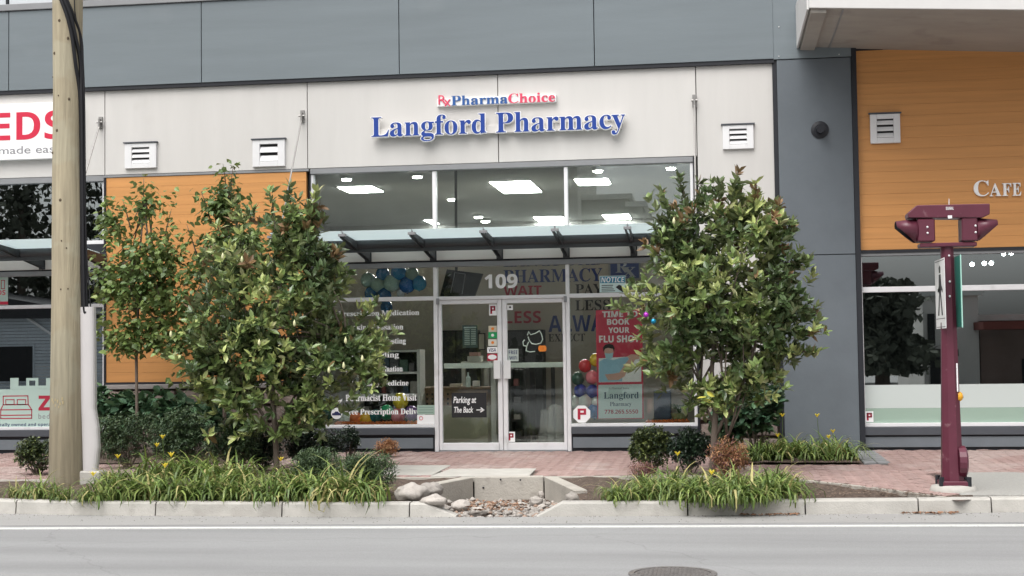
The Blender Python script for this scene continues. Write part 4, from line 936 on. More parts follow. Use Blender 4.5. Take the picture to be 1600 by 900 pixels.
def wtext(s, a, c, e, f, m, font='serif', **k): return ptext('word', s, a, c, e, f, PY - .006, m, wl_, font=font, depth=.004, **k)
m_wnavy = flat('wall_navy', (.02, .045, .20)); m_wred = flat('wall_red', (.42, .03, .06)); m_wblk = flat('wall_black', (.03, .03, .035))
wtext('LANGFORD', 786, 403.5, 941, 417, m_wnavy); wtext('PHARMACY', 787, 418.5, 941, 442.5, m_wnavy); wtext('WAIT', 787, 446, 846, 461.5, m_wred, 'bold'); wtext('LESS', 789, 485.5, 845, 505.5, m_wred, 'bold')
wtext('PAY', 899, 443, 942, 460, m_wblk); wtext('LESS', 899, 468, 953, 485.5, m_wblk); wtext('ALWAYS', 857, 491, 978, 519, m_wnavy, 'bold'); wtext('EXPECT', 857, 521, 914, 534, m_wblk)
rx_ = thing('rx_emblem', 'navy square emblem with a pale R and x on the shop wall', 'emblem', (PX(975, 425, PY), PY, PZ(975, 425, PY))); quadbox('plate', 951, 409, 1001, 438, PY - .03, PY - .002, flat('emblem_frame', (.3, .3, .3)), rx_); quadbox('field', 954, 408, 998, 435, PY - .036, PY - .031, flat('emblem_navy', (.05, .075, .22)), rx_)
ptext('letter', 'R', 962, 407, 982, 426, PY - .038, flat('emblem_pale', (.4, .42, .45)), rx_, depth=.001); ptext('letter', 'x', 973, 417, 993, 433, PY - .038, MATS['emblem_pale'], rx_, depth=.001)
# ceiling lights
def CXY(px, py): # point on the ceiling
    d = ray(px, py); t_ = (ZC - CAM.z) / d.z; return CAM.x + d.x * t_, CAM.y + d.y * t_
panels = [((595, 299.5), (532, 290.5), 'lit square ceiling panel behind the first upper pane'), ((842, 300), (771, 282.5), 'brightest lit ceiling panel seen through the middle upper pane'), ((955, 287.5), (897, 278.5), 'lit ceiling panel behind the third upper pane near the top'),
          ((888, 350), (838, 338), 'deep lit ceiling panel crossing the mullion above the canopy'), ((987, 341.5), (941, 334.5), 'deep lit ceiling panel low in the third upper pane'), ((681, 349), (668, 343), 'tiny far lit ceiling panel at the mullion over the canopy')]
for (a, c), (e, f), lb_ in panels:
    x0, y0 = CXY((a + e) / 2, f); x1, y1 = CXY((a + e) / 2, c); y0, y1 = min(y0, y1), max(y0, y1); xa_ = CXY(e, (c + f) / 2)[0]; xb_ = CXY(a, (c + f) / 2)[0]; m_ = (xb_ - xa_) * .06
    t_ = thing('ceiling_panel_light', lb_, 'ceiling light', ((xa_ + xb_) / 2, (y0 + y1) / 2, ZC), 'lit ceiling panels')
    box('diffuser', xa_ + m_, xb_ - m_, y0, y1, ZC - .022, ZC - .012, m_light, t_); box('light_frame', xa_ + m_ - .03, xb_ - m_ + .03, y0 - .03, y1 + .03, ZC - .011, ZC - .001, m_shelf, t_)
for px_, py_, lb_ in ((541.5, 275.5, 'first round downlight over the service window'), (652, 271.5, 'second round downlight near the first mullion'), (706, 307.5, 'single downlight in the middle upper pane'), (747.5, 335.5, 'uppermost of the cluster of small downlights'), (758.5, 342.5, 'middle one of the cluster of small downlights'), (769, 349, 'lowest of the cluster of small downlights'),
                      (934, 262.5, 'round downlight above the third pane panel'), (1048, 258, 'round downlight by the canopy tie rod')):
    x, y = CXY(px_, py_); rr = .075 * max(1, (y - CAM.y) / 26)
    t_ = thing('downlight', lb_, 'downlight', (x, y, ZC), 'round ceiling downlights'); q = MB(); q.tube([(x, y, ZC - .004), (x, y, ZC - .05)], rr * 1.35, 16); q.build('trim_ring', m_shelf, t_); q = MB(); q.tube([(x, y, ZC - .051), (x, y, ZC - .075)], rr, 14); q.build('lamp', m_spot, t_)
# lights at the shop front that keep the sales floor lit, same kind, beyond the pane edge
# tv screen
tv = thing('hanging_screen', 'black screen hung at a tilt behind the transom glass', 'screen', (PX(720, 440, .9), .9, PZ(720, 440, .9)))
q = MB(); pts = [P(a, c, .9) for a, c in ((688, 463), (699, 421), (755, 428), (742, 463.5))]; q.prism([(a, c) for a, c in pts][::1], .86, .93); q.build('screen', flat('screen_black', (.012, .013, .018), .25), tv)
q = MB(); pts = [P(a, c, .85) for a, c in ((704, 458), (710.5, 426), (727, 428), (722, 459))]; q.tube([(a, .85, c) for a, c in pts], .006, 5); q.build('cable', m_greytext, tv)
q = MB(); x0, z0 = P(713, 424, .9); q.tube([(x0, .9, z0), (x0, .95, ZC)], .022, 8); q.build('ceiling_mount', m_dark, tv)
# tall dark cabinets on the far wall
def cabinet(label, a, c, e, f, y, dep=.4):
    x0, z0 = P(a, f, y); x1, z1 = P(e, c, y); t_ = thing('dark_cabinet', label, 'cabinet', ((x0 + x1) / 2, y, 0)); box('carcass', x0, x1, y, y + dep, 0, z1, m_darkin, t_, .01)
    n = max(2, int((x1 - x0) / .5))
    for i in range(n): box('cabinet_door', x0 + (x1 - x0) * i / n + .01, x0 + (x1 - x0) * (i + 1) / n - .01, y - .02, y - .002, .08, z1 - .03, flat('cab_dark', (.035, .036, .04)), t_, .004)
cabinet('tall black cabinet seen through the first glass door', 680, 515.5, 745, 690, 4.1); cabinet('tall black cabinet seen through the second glass door', 792, 515, 848, 690, 4.1)
def sheet(name, label, a, c, e, f, y, m, cat): 
    x0, z0 = P(a, f, y); x1, z1 = P(e, c, y); t_ = thing(name, label, cat, ((x0 + x1) / 2, y, z0)); box('sheet', x0, x1, y - .008, y, z0, z1, m, t_); return t_
pl = sheet('price_board', 'dark teal price list with pale rows hanging beyond the first door', 723, 508, 746, 543.5, 1.6, flat('board_teal', (.10, .17, .175)), 'notice board')
b = MB()
for i in range(9):
    x0, z0 = P(726, 516 + i * 2.8, 1.6); x1, _z = P(734, 516, 1.6); x2, _z = P(736, 516, 1.6); x3, _z = P(743.5, 516, 1.6); b.box(x0, x1, 1.587, 1.591, z0, z0 + .014); b.box(x2, x3, 1.587, 1.591, z0, z0 + .014)
x0, z0 = P(725, 513, 1.6); x1, z1 = P(744, 510.5, 1.6); b.box(x0, x1, 1.587, 1.591, z0, z1); b.build('print', m_tealp, pl)
o = sheet('picture_frame', 'small empty dark frame beside the price list', 747, 520.5, 758.5, 547, 1.6, m_inwall, 'frame'); x0, z0 = P(747, 547, 1.59); x1, z1 = P(758.5, 520.5, 1.59)
b = MB(); t2 = .016; b.box(x0, x0 + t2, 1.57, 1.59, z0, z1); b.box(x1 - t2, x1, 1.57, 1.59, z0, z1); b.box(x0 + t2, x1 - t2, 1.57, 1.59, z0, z0 + t2); b.box(x0 + t2, x1 - t2, 1.57, 1.59, z1 - t2, z1); b.build('border', m_shelfdark, o)
# counter behind first door
ct_ = thing('service_counter', 'pale fronted counter with a patterned wooden rail behind the first door', 'counter', (PX(720, 690, 1.9), 1.9, 0))
x0, _z = P(640, 690, 1.9); x1, _z = P(763, 690, 1.9)
box('front_panel', x0, x1, 1.9, 2.5, 0, PZ(720, 634, 1.9), m_counter, ct_, .01); box('counter_top', x0 - .03, x1 + .05, 1.85, 2.55, PZ(720, 609, 1.9), PZ(720, 605, 1.9), m_wood, ct_, .008)
box('patterned_rail', x0, x1, 1.89, 2.4, PZ(720, 634, 1.9) + .003, PZ(720, 609, 1.9) - .003, m_wood, ct_)
b = MB()
n = int((x1 - x0) / .085)
for i in range(n):
    for j in range(3):
        b.box(x0 + .03 + i * .085, x0 + .06 + i * .085, 1.884, 1.889, PZ(720, 632, 1.9) + j * .075, PZ(720, 632, 1.9) + j * .075 + .035)
b.build('rail_hole', m_darkin, ct_)
pst = box('counter_post', x1 + .06, x1 + .14, 1.85, 1.95, 0, PZ(757, 545, 1.9), m_shelf, ct_, .006)
def bottle(label, px, py, h, r, m, y=1.98):
    x, z = P(px, py, y); z = PZ(720, 605, 1.9); q = MB(); q.tube([(x, y, z), (x, y, z + h * .62), (x, y, z + h * .75), (x, y, z + h * .82), (x, y, z + h)], [r, r, r * .45, r * .35, r * .3], 12); return tag(q.build('pump_bottle', m, None, smooth=False), label, 'bottle')
bottle('pale pump bottle standing on the counter inside the first door', 731.5, 600, .24, .04, m_tealp)
q = MB(); z = PZ(720, 605, 1.9); x = PX(743, 600, 1.95); q.box(x - .05, x + .06, 1.95, 2.05, z + .001, z + .1); tag(q.build('tissue_box', m_shelf, None, bevel=.01), 'small white box on the counter beside the pump bottle', 'box')
x = PX(712, 600, 1.95); q = MB(); q.box(x - .1, x + .09, 1.95, 2.1, z + .001, z + .055); tag(q.build('paper_stack', m_inwall, None, bevel=.005), 'low stack of papers on the wooden counter top', 'papers')
# raised white shelf with boxes
sh = thing('display_ledge', 'white ledge carrying cartons seen through the first door', 'shelf', (PX(740, 566, 2.6), 2.6, 0)); x0, z0 = P(721, 569, 2.6); x1, z1 = P(762, 565, 2.6); box('ledge', x0, x1, 2.55, 3.0, z0, z1, m_shelf, sh, .005); box('leg', x1 - .06, x1, 2.6, 2.7, 0, z0 - .002, m_shelf, sh); box('leg', x0, x0 + .06, 2.6, 2.7, 0, z0 - .002, m_shelf, sh)
for a, c, e, f, lb_ in ((731, 551, 752, 560, 'flat carton at the bottom of the pile on the white ledge'), (734, 545, 748, 551, 'tilted pink carton on top of the pile on the ledge')):
    x0, z0 = P(a, f + 5, 2.7); x1, z1 = P(e, c + 5, 2.7); tag(box('carton', x0, x1, 2.65, 2.9, z0, z1 - .003, flat('carton_pink', (.5, .3, .28)) if 'pink' in lb_ else m_shelf, None, .005), lb_, 'carton')
# shop shelves behind second door and side window
def shelving(label, a, c, e, f, y, nsh, mframe, mback, items, dep=.4):
    x0, _z = P(a, f, y); x1, z1 = P(e, c, y); t_ = thing('store_shelf', label, 'shelf', ((x0 + x1) / 2, y, 0))
    q = MB(); q.box(x0, x0 + .05, y, y + dep, 0, z1); q.box(x1 - .05, x1, y, y + dep, 0, z1); q.build('side_panel', mframe, t_)
    box('back_panel', x0 + .05, x1 - .05, y + dep - .02, y + dep, 0, z1, mback, t_); h = (z1 - .12) / nsh
    for i in range(nsh + 1):
        zs_ = .1 + h * i; box('shelf_board', x0 + .052, x1 - .052, y + .01, y + dep - .022, zs_ - .02, zs_ + .015, mframe, t_)
    its = []
    for i in range(nsh):
        x = x0 + .08
        while x < x1 - .15:
            wv = rnd.uniform(.06, .14); hv = rnd.uniform(.35, .8) * (h - .05)
            if rnd.random() < .85: its.append((x, x + wv, y + .05, y + .2, .1 + h * i + .016, .1 + h * i + .016 + hv, rnd.choice(items)))
            x += wv + rnd.uniform(.008, .04)
    for k, it in enumerate(its):
        tag(box('product_box', *it[:6], it[6], None, .004), 'small packaged product on ' + ('the shelves behind the service window' if 'service' in label else 'the dark shelves behind the second door'), 'product', 'packages on ' + ('service window' if 'service' in label else 'second door') + ' shelves')
    return t_
prods = [flat('prod_a', (.12, .12, .13)), flat('prod_b', (.05, .08, .12)), flat('prod_c', (.30, .28, .26)), flat('prod_d', (.2, .06, .06)), flat('prod_e', (.08, .14, .11)), m_shelfdark]
shelving('white framed shelves of small packages behind the service window', 556, 546, 656, 690, 1.5, 4, m_shelf, m_shelfdark, prods + [m_shelf])
shelving('low dark shelves crowded with packages behind the second door', 795, 576, 822, 690, 1.6, 4, m_shelfdark, m_shelfdark, prods)
x0, z0 = P(825, 571.5, 2.4); x1, z1 = P(869, 567.5, 2.4); wb = thing('wall_ledge', 'long pale ledge across the view through the second door', 'shelf', ((x0 + x1) / 2, 2.4, z0)); box('ledge', x0, x1, 2.4, 2.7, z0, z1, m_shelf, wb, .004); box('leg', x1 - .1, x1 - .04, 2.5, 2.56, 0, z0 - .002, m_shelfdark, wb); box('leg', x0 + .04, x0 + .1, 2.5, 2.56, 0, z0 - .002, m_shelfdark, wb)
# bags
def bag(label, px, y, wv, h):
    x = PX(px, 680, y); q = MB(); seed = rnd.uniform(0, 9)
    for j in range(9):
        for i in range(16):
            a = 2 * math.pi * i / 16; t_ = j / 8; r = wv * (.9 - .25 * t_ + .22 * noise.noise(Vector((math.cos(a) * 2, math.sin(a) * 2, t_ * 3 + seed)))); q.v.append((x + r * math.cos(a), y + r * .5 * math.sin(a), t_ * h + .03 * noise.noise(Vector((a, seed, 1)))))
    for j in range(8):
        for i in range(16):
            a_ = j * 16 + i; c_ = j * 16 + (i + 1) % 16; q.f.append((a_, c_, c_ + 16, a_ + 16)); q.m.append(0)
    return tag(q.build('plastic_bag', veil('clear_plastic', (.6, .63, .62), .35, .2) if 'clear_plastic' not in MATS else MATS['clear_plastic'], None, smooth=True), label, 'bag')
bag('crumpled clear plastic bag nearest the door edge inside the shop', 868, 1.2, .16, .62); bag('crumpled clear plastic bag in front of the dark shelving', 854, 1.35, .14, .55)
# balloons
def balloon(label, px, py, rpx, m, y=.5):
    x, z = P(px, py, y); r = rpx / (FPX / (y - CAM.y)); t_ = thing('balloon', label, 'balloon', (x, y, z), 'party balloons in the windows'); q = MB(); q.sphere((x, y, z), (r, r, r * 1.1), 16, 12, fn=lambda d: 1 - .12 * max(0, -d.z) ** 3); q.build('skin', m, t_, smooth=True)
    q = MB(); q.tube([(x, y, z - r * .93), (x, y, z - r * 1.05)], [.004, r * .14], 8); q.build('knot', m, t_)
def bm_(n_, c): return mat('balloon_' + n_, c, .22, .02, 2, spec=.6)
for a in [('large dark green balloon low in the service window beside the magnolia', 512, 642, 20, 'dgreen', (.05, .12, .09)), ('yellow balloon on top of the low balloon row', 626, 627, 12.5, 'yellow', (.62, .50, .03)), ('green balloon in the low balloon row', 604, 645, 12, 'green', (.02, .27, .12)), ('pink balloon between green and purple ones', 622, 650, 11.5, 'pink', (.70, .22, .26)),
          ('purple balloon at the end of the low balloon row', 643, 646, 11.5, 'purple', (.14, .07, .24)), ('orange balloon partly under the vinyl text', 556, 655, 11, 'orange', (.65, .16, .05)), ('golden yellow balloon on the window ledge', 572, 656, 10.5, 'gold', (.75, .42, .04)), ('dark teal balloon behind the golden one', 587, 650, 10, 'teal', (.02, .14, .15)), ('white balloon on the ledge by the delivery badge', 540, 655, 11, 'white', (.55, .6, .56)),
          ('red balloon with the yellow one beside the flu poster', 914, 572, 10, 'red', (.55, .04, .05)), ('yellow balloon tucked behind the flu poster edge', 931, 563, 10, 'yellow', 0), ('pink balloon touching the flu poster', 925, 590, 10.5, 'pink', 0), ('grey green balloon beside the pink one by the door', 903, 592, 10, 'dgreen', 0), ('deep blue balloon by the door mullion', 907, 611, 10.5, 'blue', (.015, .03, .26)), ('deep blue balloon at the poster edge', 926, 612, 10.5, 'blue', 0),
          ('pale balloon above the eight sided sticker', 914, 627, 11, 'white', 0), ('pale balloon lowest by the door mullion', 899, 629, 10, 'white', 0), ('blue balloon low by the flu poster', 929, 643, 12, 'blue2', (.02, .12, .32)), ('pale green balloon beside the blue one near the poster', 932, 628, 9, 'white', 0)]:
    balloon(a[0], a[1], a[2], a[3], bm_(a[4], a[5] or (0, 0, 0)))
for i, (px_, py_, r_, nm, c, lb_) in enumerate([(598, 428, 11, 'bl_a', (.03, .16, .36), 'blue balloon at the top of the garland'), (623, 426, 13, 'bl_b', (.03, .20, .42), 'bright blue balloon in the middle top of the garland'), (644, 429, 11, 'pale_g', (.28, .38, .34), 'pale grey balloon near the top of the garland'), (655, 443, 12, 'bl_c', (.05, .22, .38), 'teal blue balloon at the mullion end of the garland'),
        (636, 446, 13, 'bl_d', (.02, .11, .34), 'deep blue balloon in the lower garland'), (612, 443, 13.5, 'pale_h', (.30, .42, .38), 'large pale green balloon in the centre of the garland'), (590, 446, 12, 'pale_g', 0, 'pale green balloon in the leafy end of the garland'), (575, 438, 12, 'pale_h', 0, 'pale balloon furthest into the leaves'), (600, 462, 12, 'bl_e', (.02, .09, .22), 'dark blue balloon under the garland'), (580, 459, 11, 'bl_e', 0, 'dark blue balloon beside the leaves'), (626, 458, 7, 'silver', (.45, .47, .5), 'small silver balloon in the garland'), (604, 480, 10, 'bl_e', 0, 'dark blue balloon hanging below the transom bar')]):
    balloon(lb_ + ' in the service window', px_, py_, r_, bm_(nm, c or (0, 0, 0)), .45)
# window ledges
for k, (a, e) in enumerate(((488, 677), (890, 1085))):
    x0, x1 = PX(a, 665), PX(e, 665); structure(box('window_ledge', x0, x1, .16, .85, zz['s0'] - .1, zz['s0'] + .015, m_inwall))
    lf = thing('autumn_garland', 'orange autumn garland along the ledge of the ' + ('service window' if k == 0 else 'flu poster window'), 'garland', ((x0 + x1) / 2, .3, zz['s0']))
    q = MB(); xx = x0 + .3 if k == 0 else PX(1012, 660)
    while xx < x1 - .1:
        q.sphere((xx, .3 + rnd.uniform(-.04, .04), zz['s0'] + .05), (.05, .04, .045), 7, 5, mi=0, fn=rockfn(xx, .4)); xx += .055
    q.build('leaf_bunch', flat('garland_orange', (.55, .13, .03)), lf)
fp = thing('planter_pot', 'squat green plant pot on the ledge of the flu poster window', 'plant pot', (PX(1062, 655, .5), .5, 0)); x, z = P(1062, 657, .5); q = MB(); q.tube([(x, .5, z), (x, .5, z + .11)], [.10, .13], 16); q.build('pot', flat('pot_green', (.22, .26, .12)), fp)
q = MB()
for _ in range(40):
    a = rnd.uniform(0, 6.28); l = rnd.uniform(.08, .16); q.tube([(x, .5, z + .1), (x + math.cos(a) * l * .5, .5 + math.sin(a) * l * .5, z + .1 + l * .9), (x + math.cos(a) * l, .5 + math.sin(a) * l, z + .1 + l * .8)], [.006, .008, .002], 3)
q.build('leaves', flat('pot_plant_green', (.03, .10, .03)), fp)
bx_ = thing('blue_display_box', 'blue display box on the ledge beside the plant pot', 'box', (PX(1036, 650, .55), .55, 0)); x0, z0 = P(1022, 655, .55); x1, z1 = P(1048, 610, .55); box('box_body', x0, x1, .55, .8, z0, z1, flat('slate_blue', (.06, .09, .14)), bx_, .01); x0, z0 = P(1012, 645, .54); x1, z1 = P(1019, 622, .54); box('card', x0, x1, .53, .54, z0, z1, m_inwall, bx_)
# dark rooms behind the neighbours
for (a, c, nm) in ((XL - .5, ox0 - .02, 'bed_shop_interior'), (kx0 - .2, XR + .5, 'cafe_interior')):
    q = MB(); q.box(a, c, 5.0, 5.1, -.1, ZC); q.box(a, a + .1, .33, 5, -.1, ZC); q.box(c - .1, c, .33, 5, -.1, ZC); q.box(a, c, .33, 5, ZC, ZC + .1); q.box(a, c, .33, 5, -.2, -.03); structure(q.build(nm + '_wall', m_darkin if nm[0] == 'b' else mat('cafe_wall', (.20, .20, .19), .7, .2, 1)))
for i, (px_, py_) in enumerate(((1519, 413), (1538, 411.5), (1549, 411), (1568, 396.5), (1580, 395.5))):
    x, z = P(px_, py_, 2.2); t_ = thing('pendant_lamp', 'small lit pendant bulb, ' + ['lowest and nearest the signal post', 'centre of the lower trio', 'last of the lower trio', 'first of the upper pair', 'last of the upper pair'][i] + ' in the cafe window', 'pendant lamp', (x, 2.2, z), 'lit bulbs in the cafe')
    q = MB(); q.sphere((x, 2.2, z), .035, 10, 8); q.build('bulb', m_spot, t_); q = MB(); q.tube([(x, 2.2, z + .04), (x, 2.2, ZC)], .005, 5); q.build('cord', m_black, t_)
pb = thing('planter_box', 'low row of green foliage behind the frosted film of the cafe window', 'planter', (PX(1420, 650, .5), .5, 0)); x0, z0 = P(1366, 660, .5); x1, z1 = P(1450, 640, .5); q = MB()
for _ in range(900):
    x, y, z = rnd.uniform(x0, x1), rnd.uniform(.15, .35), rnd.uniform(z0 + .03, z1); a = rnd.uniform(0, 6.28); s_ = .03; q.add([(x, y, z), (x + s_ * math.cos(a), y, z + s_ * math.sin(a)), (x - s_ * .4 * math.sin(a), y + .01, z + s_ * .4 * math.cos(a))], [(0, 1, 2)])
q.build('foliage', flat('planter_green', (.03, .16, .05)), pb); box('trough', x0, x1, .2, .4, z0 - .1, z0 + .03, m_shelfdark, pb)

# ================================================================== STREET FURNITURE
# wooden utility pole
pb0 = G(106, 752); py_ = pb0.y
up_t = thing('utility_pole', 'tall weathered wooden utility pole with black cables standing by the kerb', 'utility pole', (pb0.x, py_, pb0.z))
pr = [(0, 84, 127.5), (150, 85, 126), (300, 83.5, 128.5), (450, 83, 129), (600, 81, 129.5), (750, 78.5, 130.5)]
pts = []; rs = []
for yy, a, c in pr[::-1]:
    x0, z0 = P(a, yy, py_); x1, z1 = P(c, yy, py_); pts.append(Vector(((x0 + x1) / 2, py_, (z0 + z1) / 2))); rs.append((x1 - x0) / 2)
d_ = (pts[-1] - pts[-2]); pts.append(pts[-1] + d_ * 3.5); rs.append(rs[-1] * .93); pts.insert(0, pts[0] - Vector((0, 0, .4))); rs.insert(0, rs[0])
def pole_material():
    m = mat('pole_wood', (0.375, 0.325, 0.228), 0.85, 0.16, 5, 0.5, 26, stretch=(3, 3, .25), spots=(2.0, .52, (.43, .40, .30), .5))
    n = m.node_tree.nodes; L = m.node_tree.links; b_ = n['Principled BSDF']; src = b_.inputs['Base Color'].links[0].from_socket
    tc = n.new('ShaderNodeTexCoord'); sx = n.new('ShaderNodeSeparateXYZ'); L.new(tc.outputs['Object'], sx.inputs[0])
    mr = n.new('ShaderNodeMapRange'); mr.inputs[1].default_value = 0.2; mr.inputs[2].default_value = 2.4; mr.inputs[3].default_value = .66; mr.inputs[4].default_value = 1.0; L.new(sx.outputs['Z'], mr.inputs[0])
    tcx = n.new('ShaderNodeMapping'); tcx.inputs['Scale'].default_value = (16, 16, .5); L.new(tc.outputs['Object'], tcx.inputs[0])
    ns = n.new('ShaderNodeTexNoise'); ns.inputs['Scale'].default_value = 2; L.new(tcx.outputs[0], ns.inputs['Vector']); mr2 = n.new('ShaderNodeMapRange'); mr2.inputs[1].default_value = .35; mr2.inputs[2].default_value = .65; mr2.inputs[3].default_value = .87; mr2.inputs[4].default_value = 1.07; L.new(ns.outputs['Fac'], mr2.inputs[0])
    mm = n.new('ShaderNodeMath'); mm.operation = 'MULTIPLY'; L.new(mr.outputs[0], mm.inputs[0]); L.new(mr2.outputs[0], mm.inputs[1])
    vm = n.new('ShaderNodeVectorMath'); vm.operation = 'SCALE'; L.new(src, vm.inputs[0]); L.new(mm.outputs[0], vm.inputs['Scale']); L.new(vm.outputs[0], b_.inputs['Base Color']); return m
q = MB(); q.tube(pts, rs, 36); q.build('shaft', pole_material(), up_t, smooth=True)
def pole_r(z):
    for (p0, r0), (p1, r1) in zip(zip(pts, rs), zip(pts[1:], rs[1:])):
        if p0.z <= z <= p1.z: t_ = (z - p0.z) / (p1.z - p0.z); return p0.lerp(p1, t_), r0 + (r1 - r0) * t_
    return pts[-1], rs[-1]
m_knot = mat('knot', (.10, .075, .05), .9, .3, 30)
for px, yy in ((103, 37), (115, 64), (94, 87), (116, 158), (99, 207), (90, 241), (105, 315), (107, 378), (89, 123), (101, 153), (114, 389), (106, 453), (116, 452)):
    x, z = P(px, yy, py_); c_, r_ = pole_r(z); dx = max(-.95, min(.95, (x - c_.x) / r_)); s_ = .018 if yy in (37, 64, 87, 158, 207, 241, 315) else .010
    y = c_.y - r_ * math.sqrt(1 - dx * dx); q = MB(); q.sphere((x, y, z), (s_, .007, s_ * 1.1), 9, 6); q.build('knot', m_knot, up_t, smooth=True)
q = MB()
for px, yy in ((94, 628), (98, 624), (102, 626), (106, 630), (110, 628), (98, 633), (104, 635), (92, 624), (109, 622)):
    x, z = P(px, yy, py_); c_, r_ = pole_r(z); dx = (x - c_.x) / r_; y = c_.y - r_ * math.sqrt(max(0, 1 - dx * dx)) - .002
    w2 = rnd.uniform(.012, .02); q.box(x - w2 * .4, x + w2 * .4, y - .002, y + .004, z - w2, z + w2)
q.build('worn_print', flat('worn_paint', (.42, .34, .20), .8), up_t)
cab = thing('pole_cable', 'bundle of thick black cables running down the side of the wooden pole into a guard', 'cable', (pb0.x + .2, py_, 3))
def cable(pp, r, off=-.02):
    v_ = []
    for a, c in pp:
        x, z = P(a, c, py_); c_, r_ = pole_r(z); dx = (x - c_.x) / r_; y = c_.y - (r_ * math.sqrt(1 - dx * dx) if abs(dx) < 1 else 0) - .01 + off; v_.append(Vector((x, y, z)))
    # resample smoothly
    out = []
    for i in range(len(v_) - 1):
        p0, p1, p2, p3 = v_[max(i - 1, 0)], v_[i], v_[i + 1], v_[min(i + 2, len(v_) - 1)]
        for k in range(6):
            t_ = k / 6; out.append(.5 * ((2 * p1) + (p2 - p0) * t_ + (2 * p0 - 5 * p1 + 4 * p2 - p3) * t_ * t_ + (3 * p1 - p0 - 3 * p2 + p3) * t_ ** 3))
    out.append(v_[-1]); q_ = MB(); q_.tube(out, r, 8); q_.build('cable', m_black, cab, smooth=True)
cable([(96, -40), (105, -2), (115, 28), (121, 60), (124, 100), (127, 160), (128.5, 300), (131, 470), (136, 488)], .024)
cable([(99, -40), (110, -2), (120, 28), (125, 62), (128, 100), (130, 160), (131.5, 300), (134, 470), (138, 488)], .024, -.035)
cable([(104, -40), (113, -2), (122, 26), (127.5, 60), (130, 100), (132, 160), (133.5, 300), (136.5, 470), (140, 488)], .019, -.01)
cable([(124, -30), (124.3, 20), (127, 60), (131, 110), (134, 170), (134.5, 300), (138, 400), (143, 470), (144, 488)], .008, -.03)
q = MB(); c_, r_ = pole_r(P(122, 52, py_)[1]); q.tube([c_ + Vector((0, 0, -.01)), c_ + Vector((0, 0, .01))], r_ + .035, 24); 
# conduit guard
cg = thing('cable_guard', 'pale grey plastic cable guard with a flared foot beside the wooden pole', 'cable guard', (pb0.x + .35, py_, pb0.z))
gy_ = py_ + .02
gp = [(480, 125.5, 150), (560, 127, 151), (640, 128.5, 151.5), (668, 129.5, 156), (700, 130.5, 157.5), (735, 131.5, 154)]
vs = []; n_ = 10
for yy, a, c in gp:
    x0, z0 = P(a, yy, gy_); x1, z1 = P(c, yy, gy_)
    for k in range(n_ + 1):
        t_ = k / n_; ang = math.pi * t_; x = (x0 + x1) / 2 - math.cos(ang) * (x1 - x0) / 2; y = gy_ - math.sin(ang) ** .5 * .085 if 0 < k < n_ else gy_
        vs.append((x, y, z0))
fs = [(i * (n_ + 1) + k, (i + 1) * (n_ + 1) + k, (i + 1) * (n_ + 1) + k + 1, i * (n_ + 1) + k + 1) for i in range(len(gp) - 1) for k in range(n_)]
o = mobj('guard_channel', vs, fs, m_guard, cg, smooth=False); md = o.modifiers.new('th', 'SOLIDIFY'); md.thickness = .006
x0, z0 = P(128, 747, gy_); x1, z1 = P(162, 735, gy_); q = MB(); q.box(x0, x1, gy_ - .1, gy_ + .12, z0 - .1, z1); q.build('concrete_foot', m_kerb, cg, bevel=.02)

# maroon signal post
rb = G(1489, 766); ry = rb.y
ps = thing('pedestrian_signal', 'maroon crossing signal post with two sideways lamp heads under a flat beam', 'traffic signal', (rb.x, ry, rb.z))
def octo(cx, r, z): return [(cx + r * math.cos(a), ry + r * math.sin(a), z) for a in [math.pi / 8 + k * math.pi / 4 for k in range(8)]]
prof = [(764, 1471.5, 1506.5), (700, 1471.3, 1502), (620, 1471, 1498.5), (513, 1470.5, 1494), (400, 1470, 1489.5), (386, 1470, 1489)]
vs = []
for yy, a, c in prof:
    x0, z0 = P(a, yy, ry); x1, _z = P(c, yy, ry); vs += octo((x0 + x1) / 2, (x1 - x0) / 2 / math.cos(math.pi / 8), z0)
fs = [(i * 8 + k, i * 8 + (k + 1) % 8, (i + 1) * 8 + (k + 1) % 8, (i + 1) * 8 + k) for i in range(len(prof) - 1) for k in range(8)] + [tuple(range(40, 48))]
mobj('post', vs, fs, m_maroon, ps)
def pbx(nm, a, c, e, f, y0, y1, m=m_maroon, par=None, bv=.008):
    x0, z0 = P(a, f, ry); x1, z1 = P(e, c, ry); return box(nm, x0, x1, ry + y0, ry + y1, z0, z1, m, par or ps, bv)
pbx('base_collar', 1467, 750.5, 1510.5, 764, -.15, .15)
cbx = P(1490, 775, ry)[0]
q = MB(); q.tube([(cbx, ry, rb.z - .05), (cbx, ry, rb.z + .005), (cbx, ry, rb.z + .05), (cbx, ry, rb.z + .062)], [.25, .245, .225, .16], 20)
for i, v in enumerate(q.v): q.v[i] = (v[0], v[1], v[2] + .008 * noise.noise(Vector(v) * 6))
q.build('footing', m_kerb, ps, smooth=True)
q = MB()
for dx in (-.13, .15):
    for dy in (-.13, .13): q.tube([(cbx + dx - .01, ry + dy, rb.z + .05), (cbx + dx - .01, ry + dy, rb.z + .15)], .028, 6)
q.build('anchor_bolt', m_dark, ps)
x0, z0 = P(1500, 745, ry); x1, z1 = P(1506.5, 697, ry); q = MB(); q.tube([(x0 - .02, ry, (z0 + z1) / 2), (x1 + .0, ry, (z0 + z1) / 2), (x1 + .02, ry, (z0 + z1) / 2)], [.17, .17, .14], 18); q.build('hand_hole_cover', m_maroon, ps)
pbx('crossbar', 1435.5, 379, 1524, 387.5, -.10, .10)
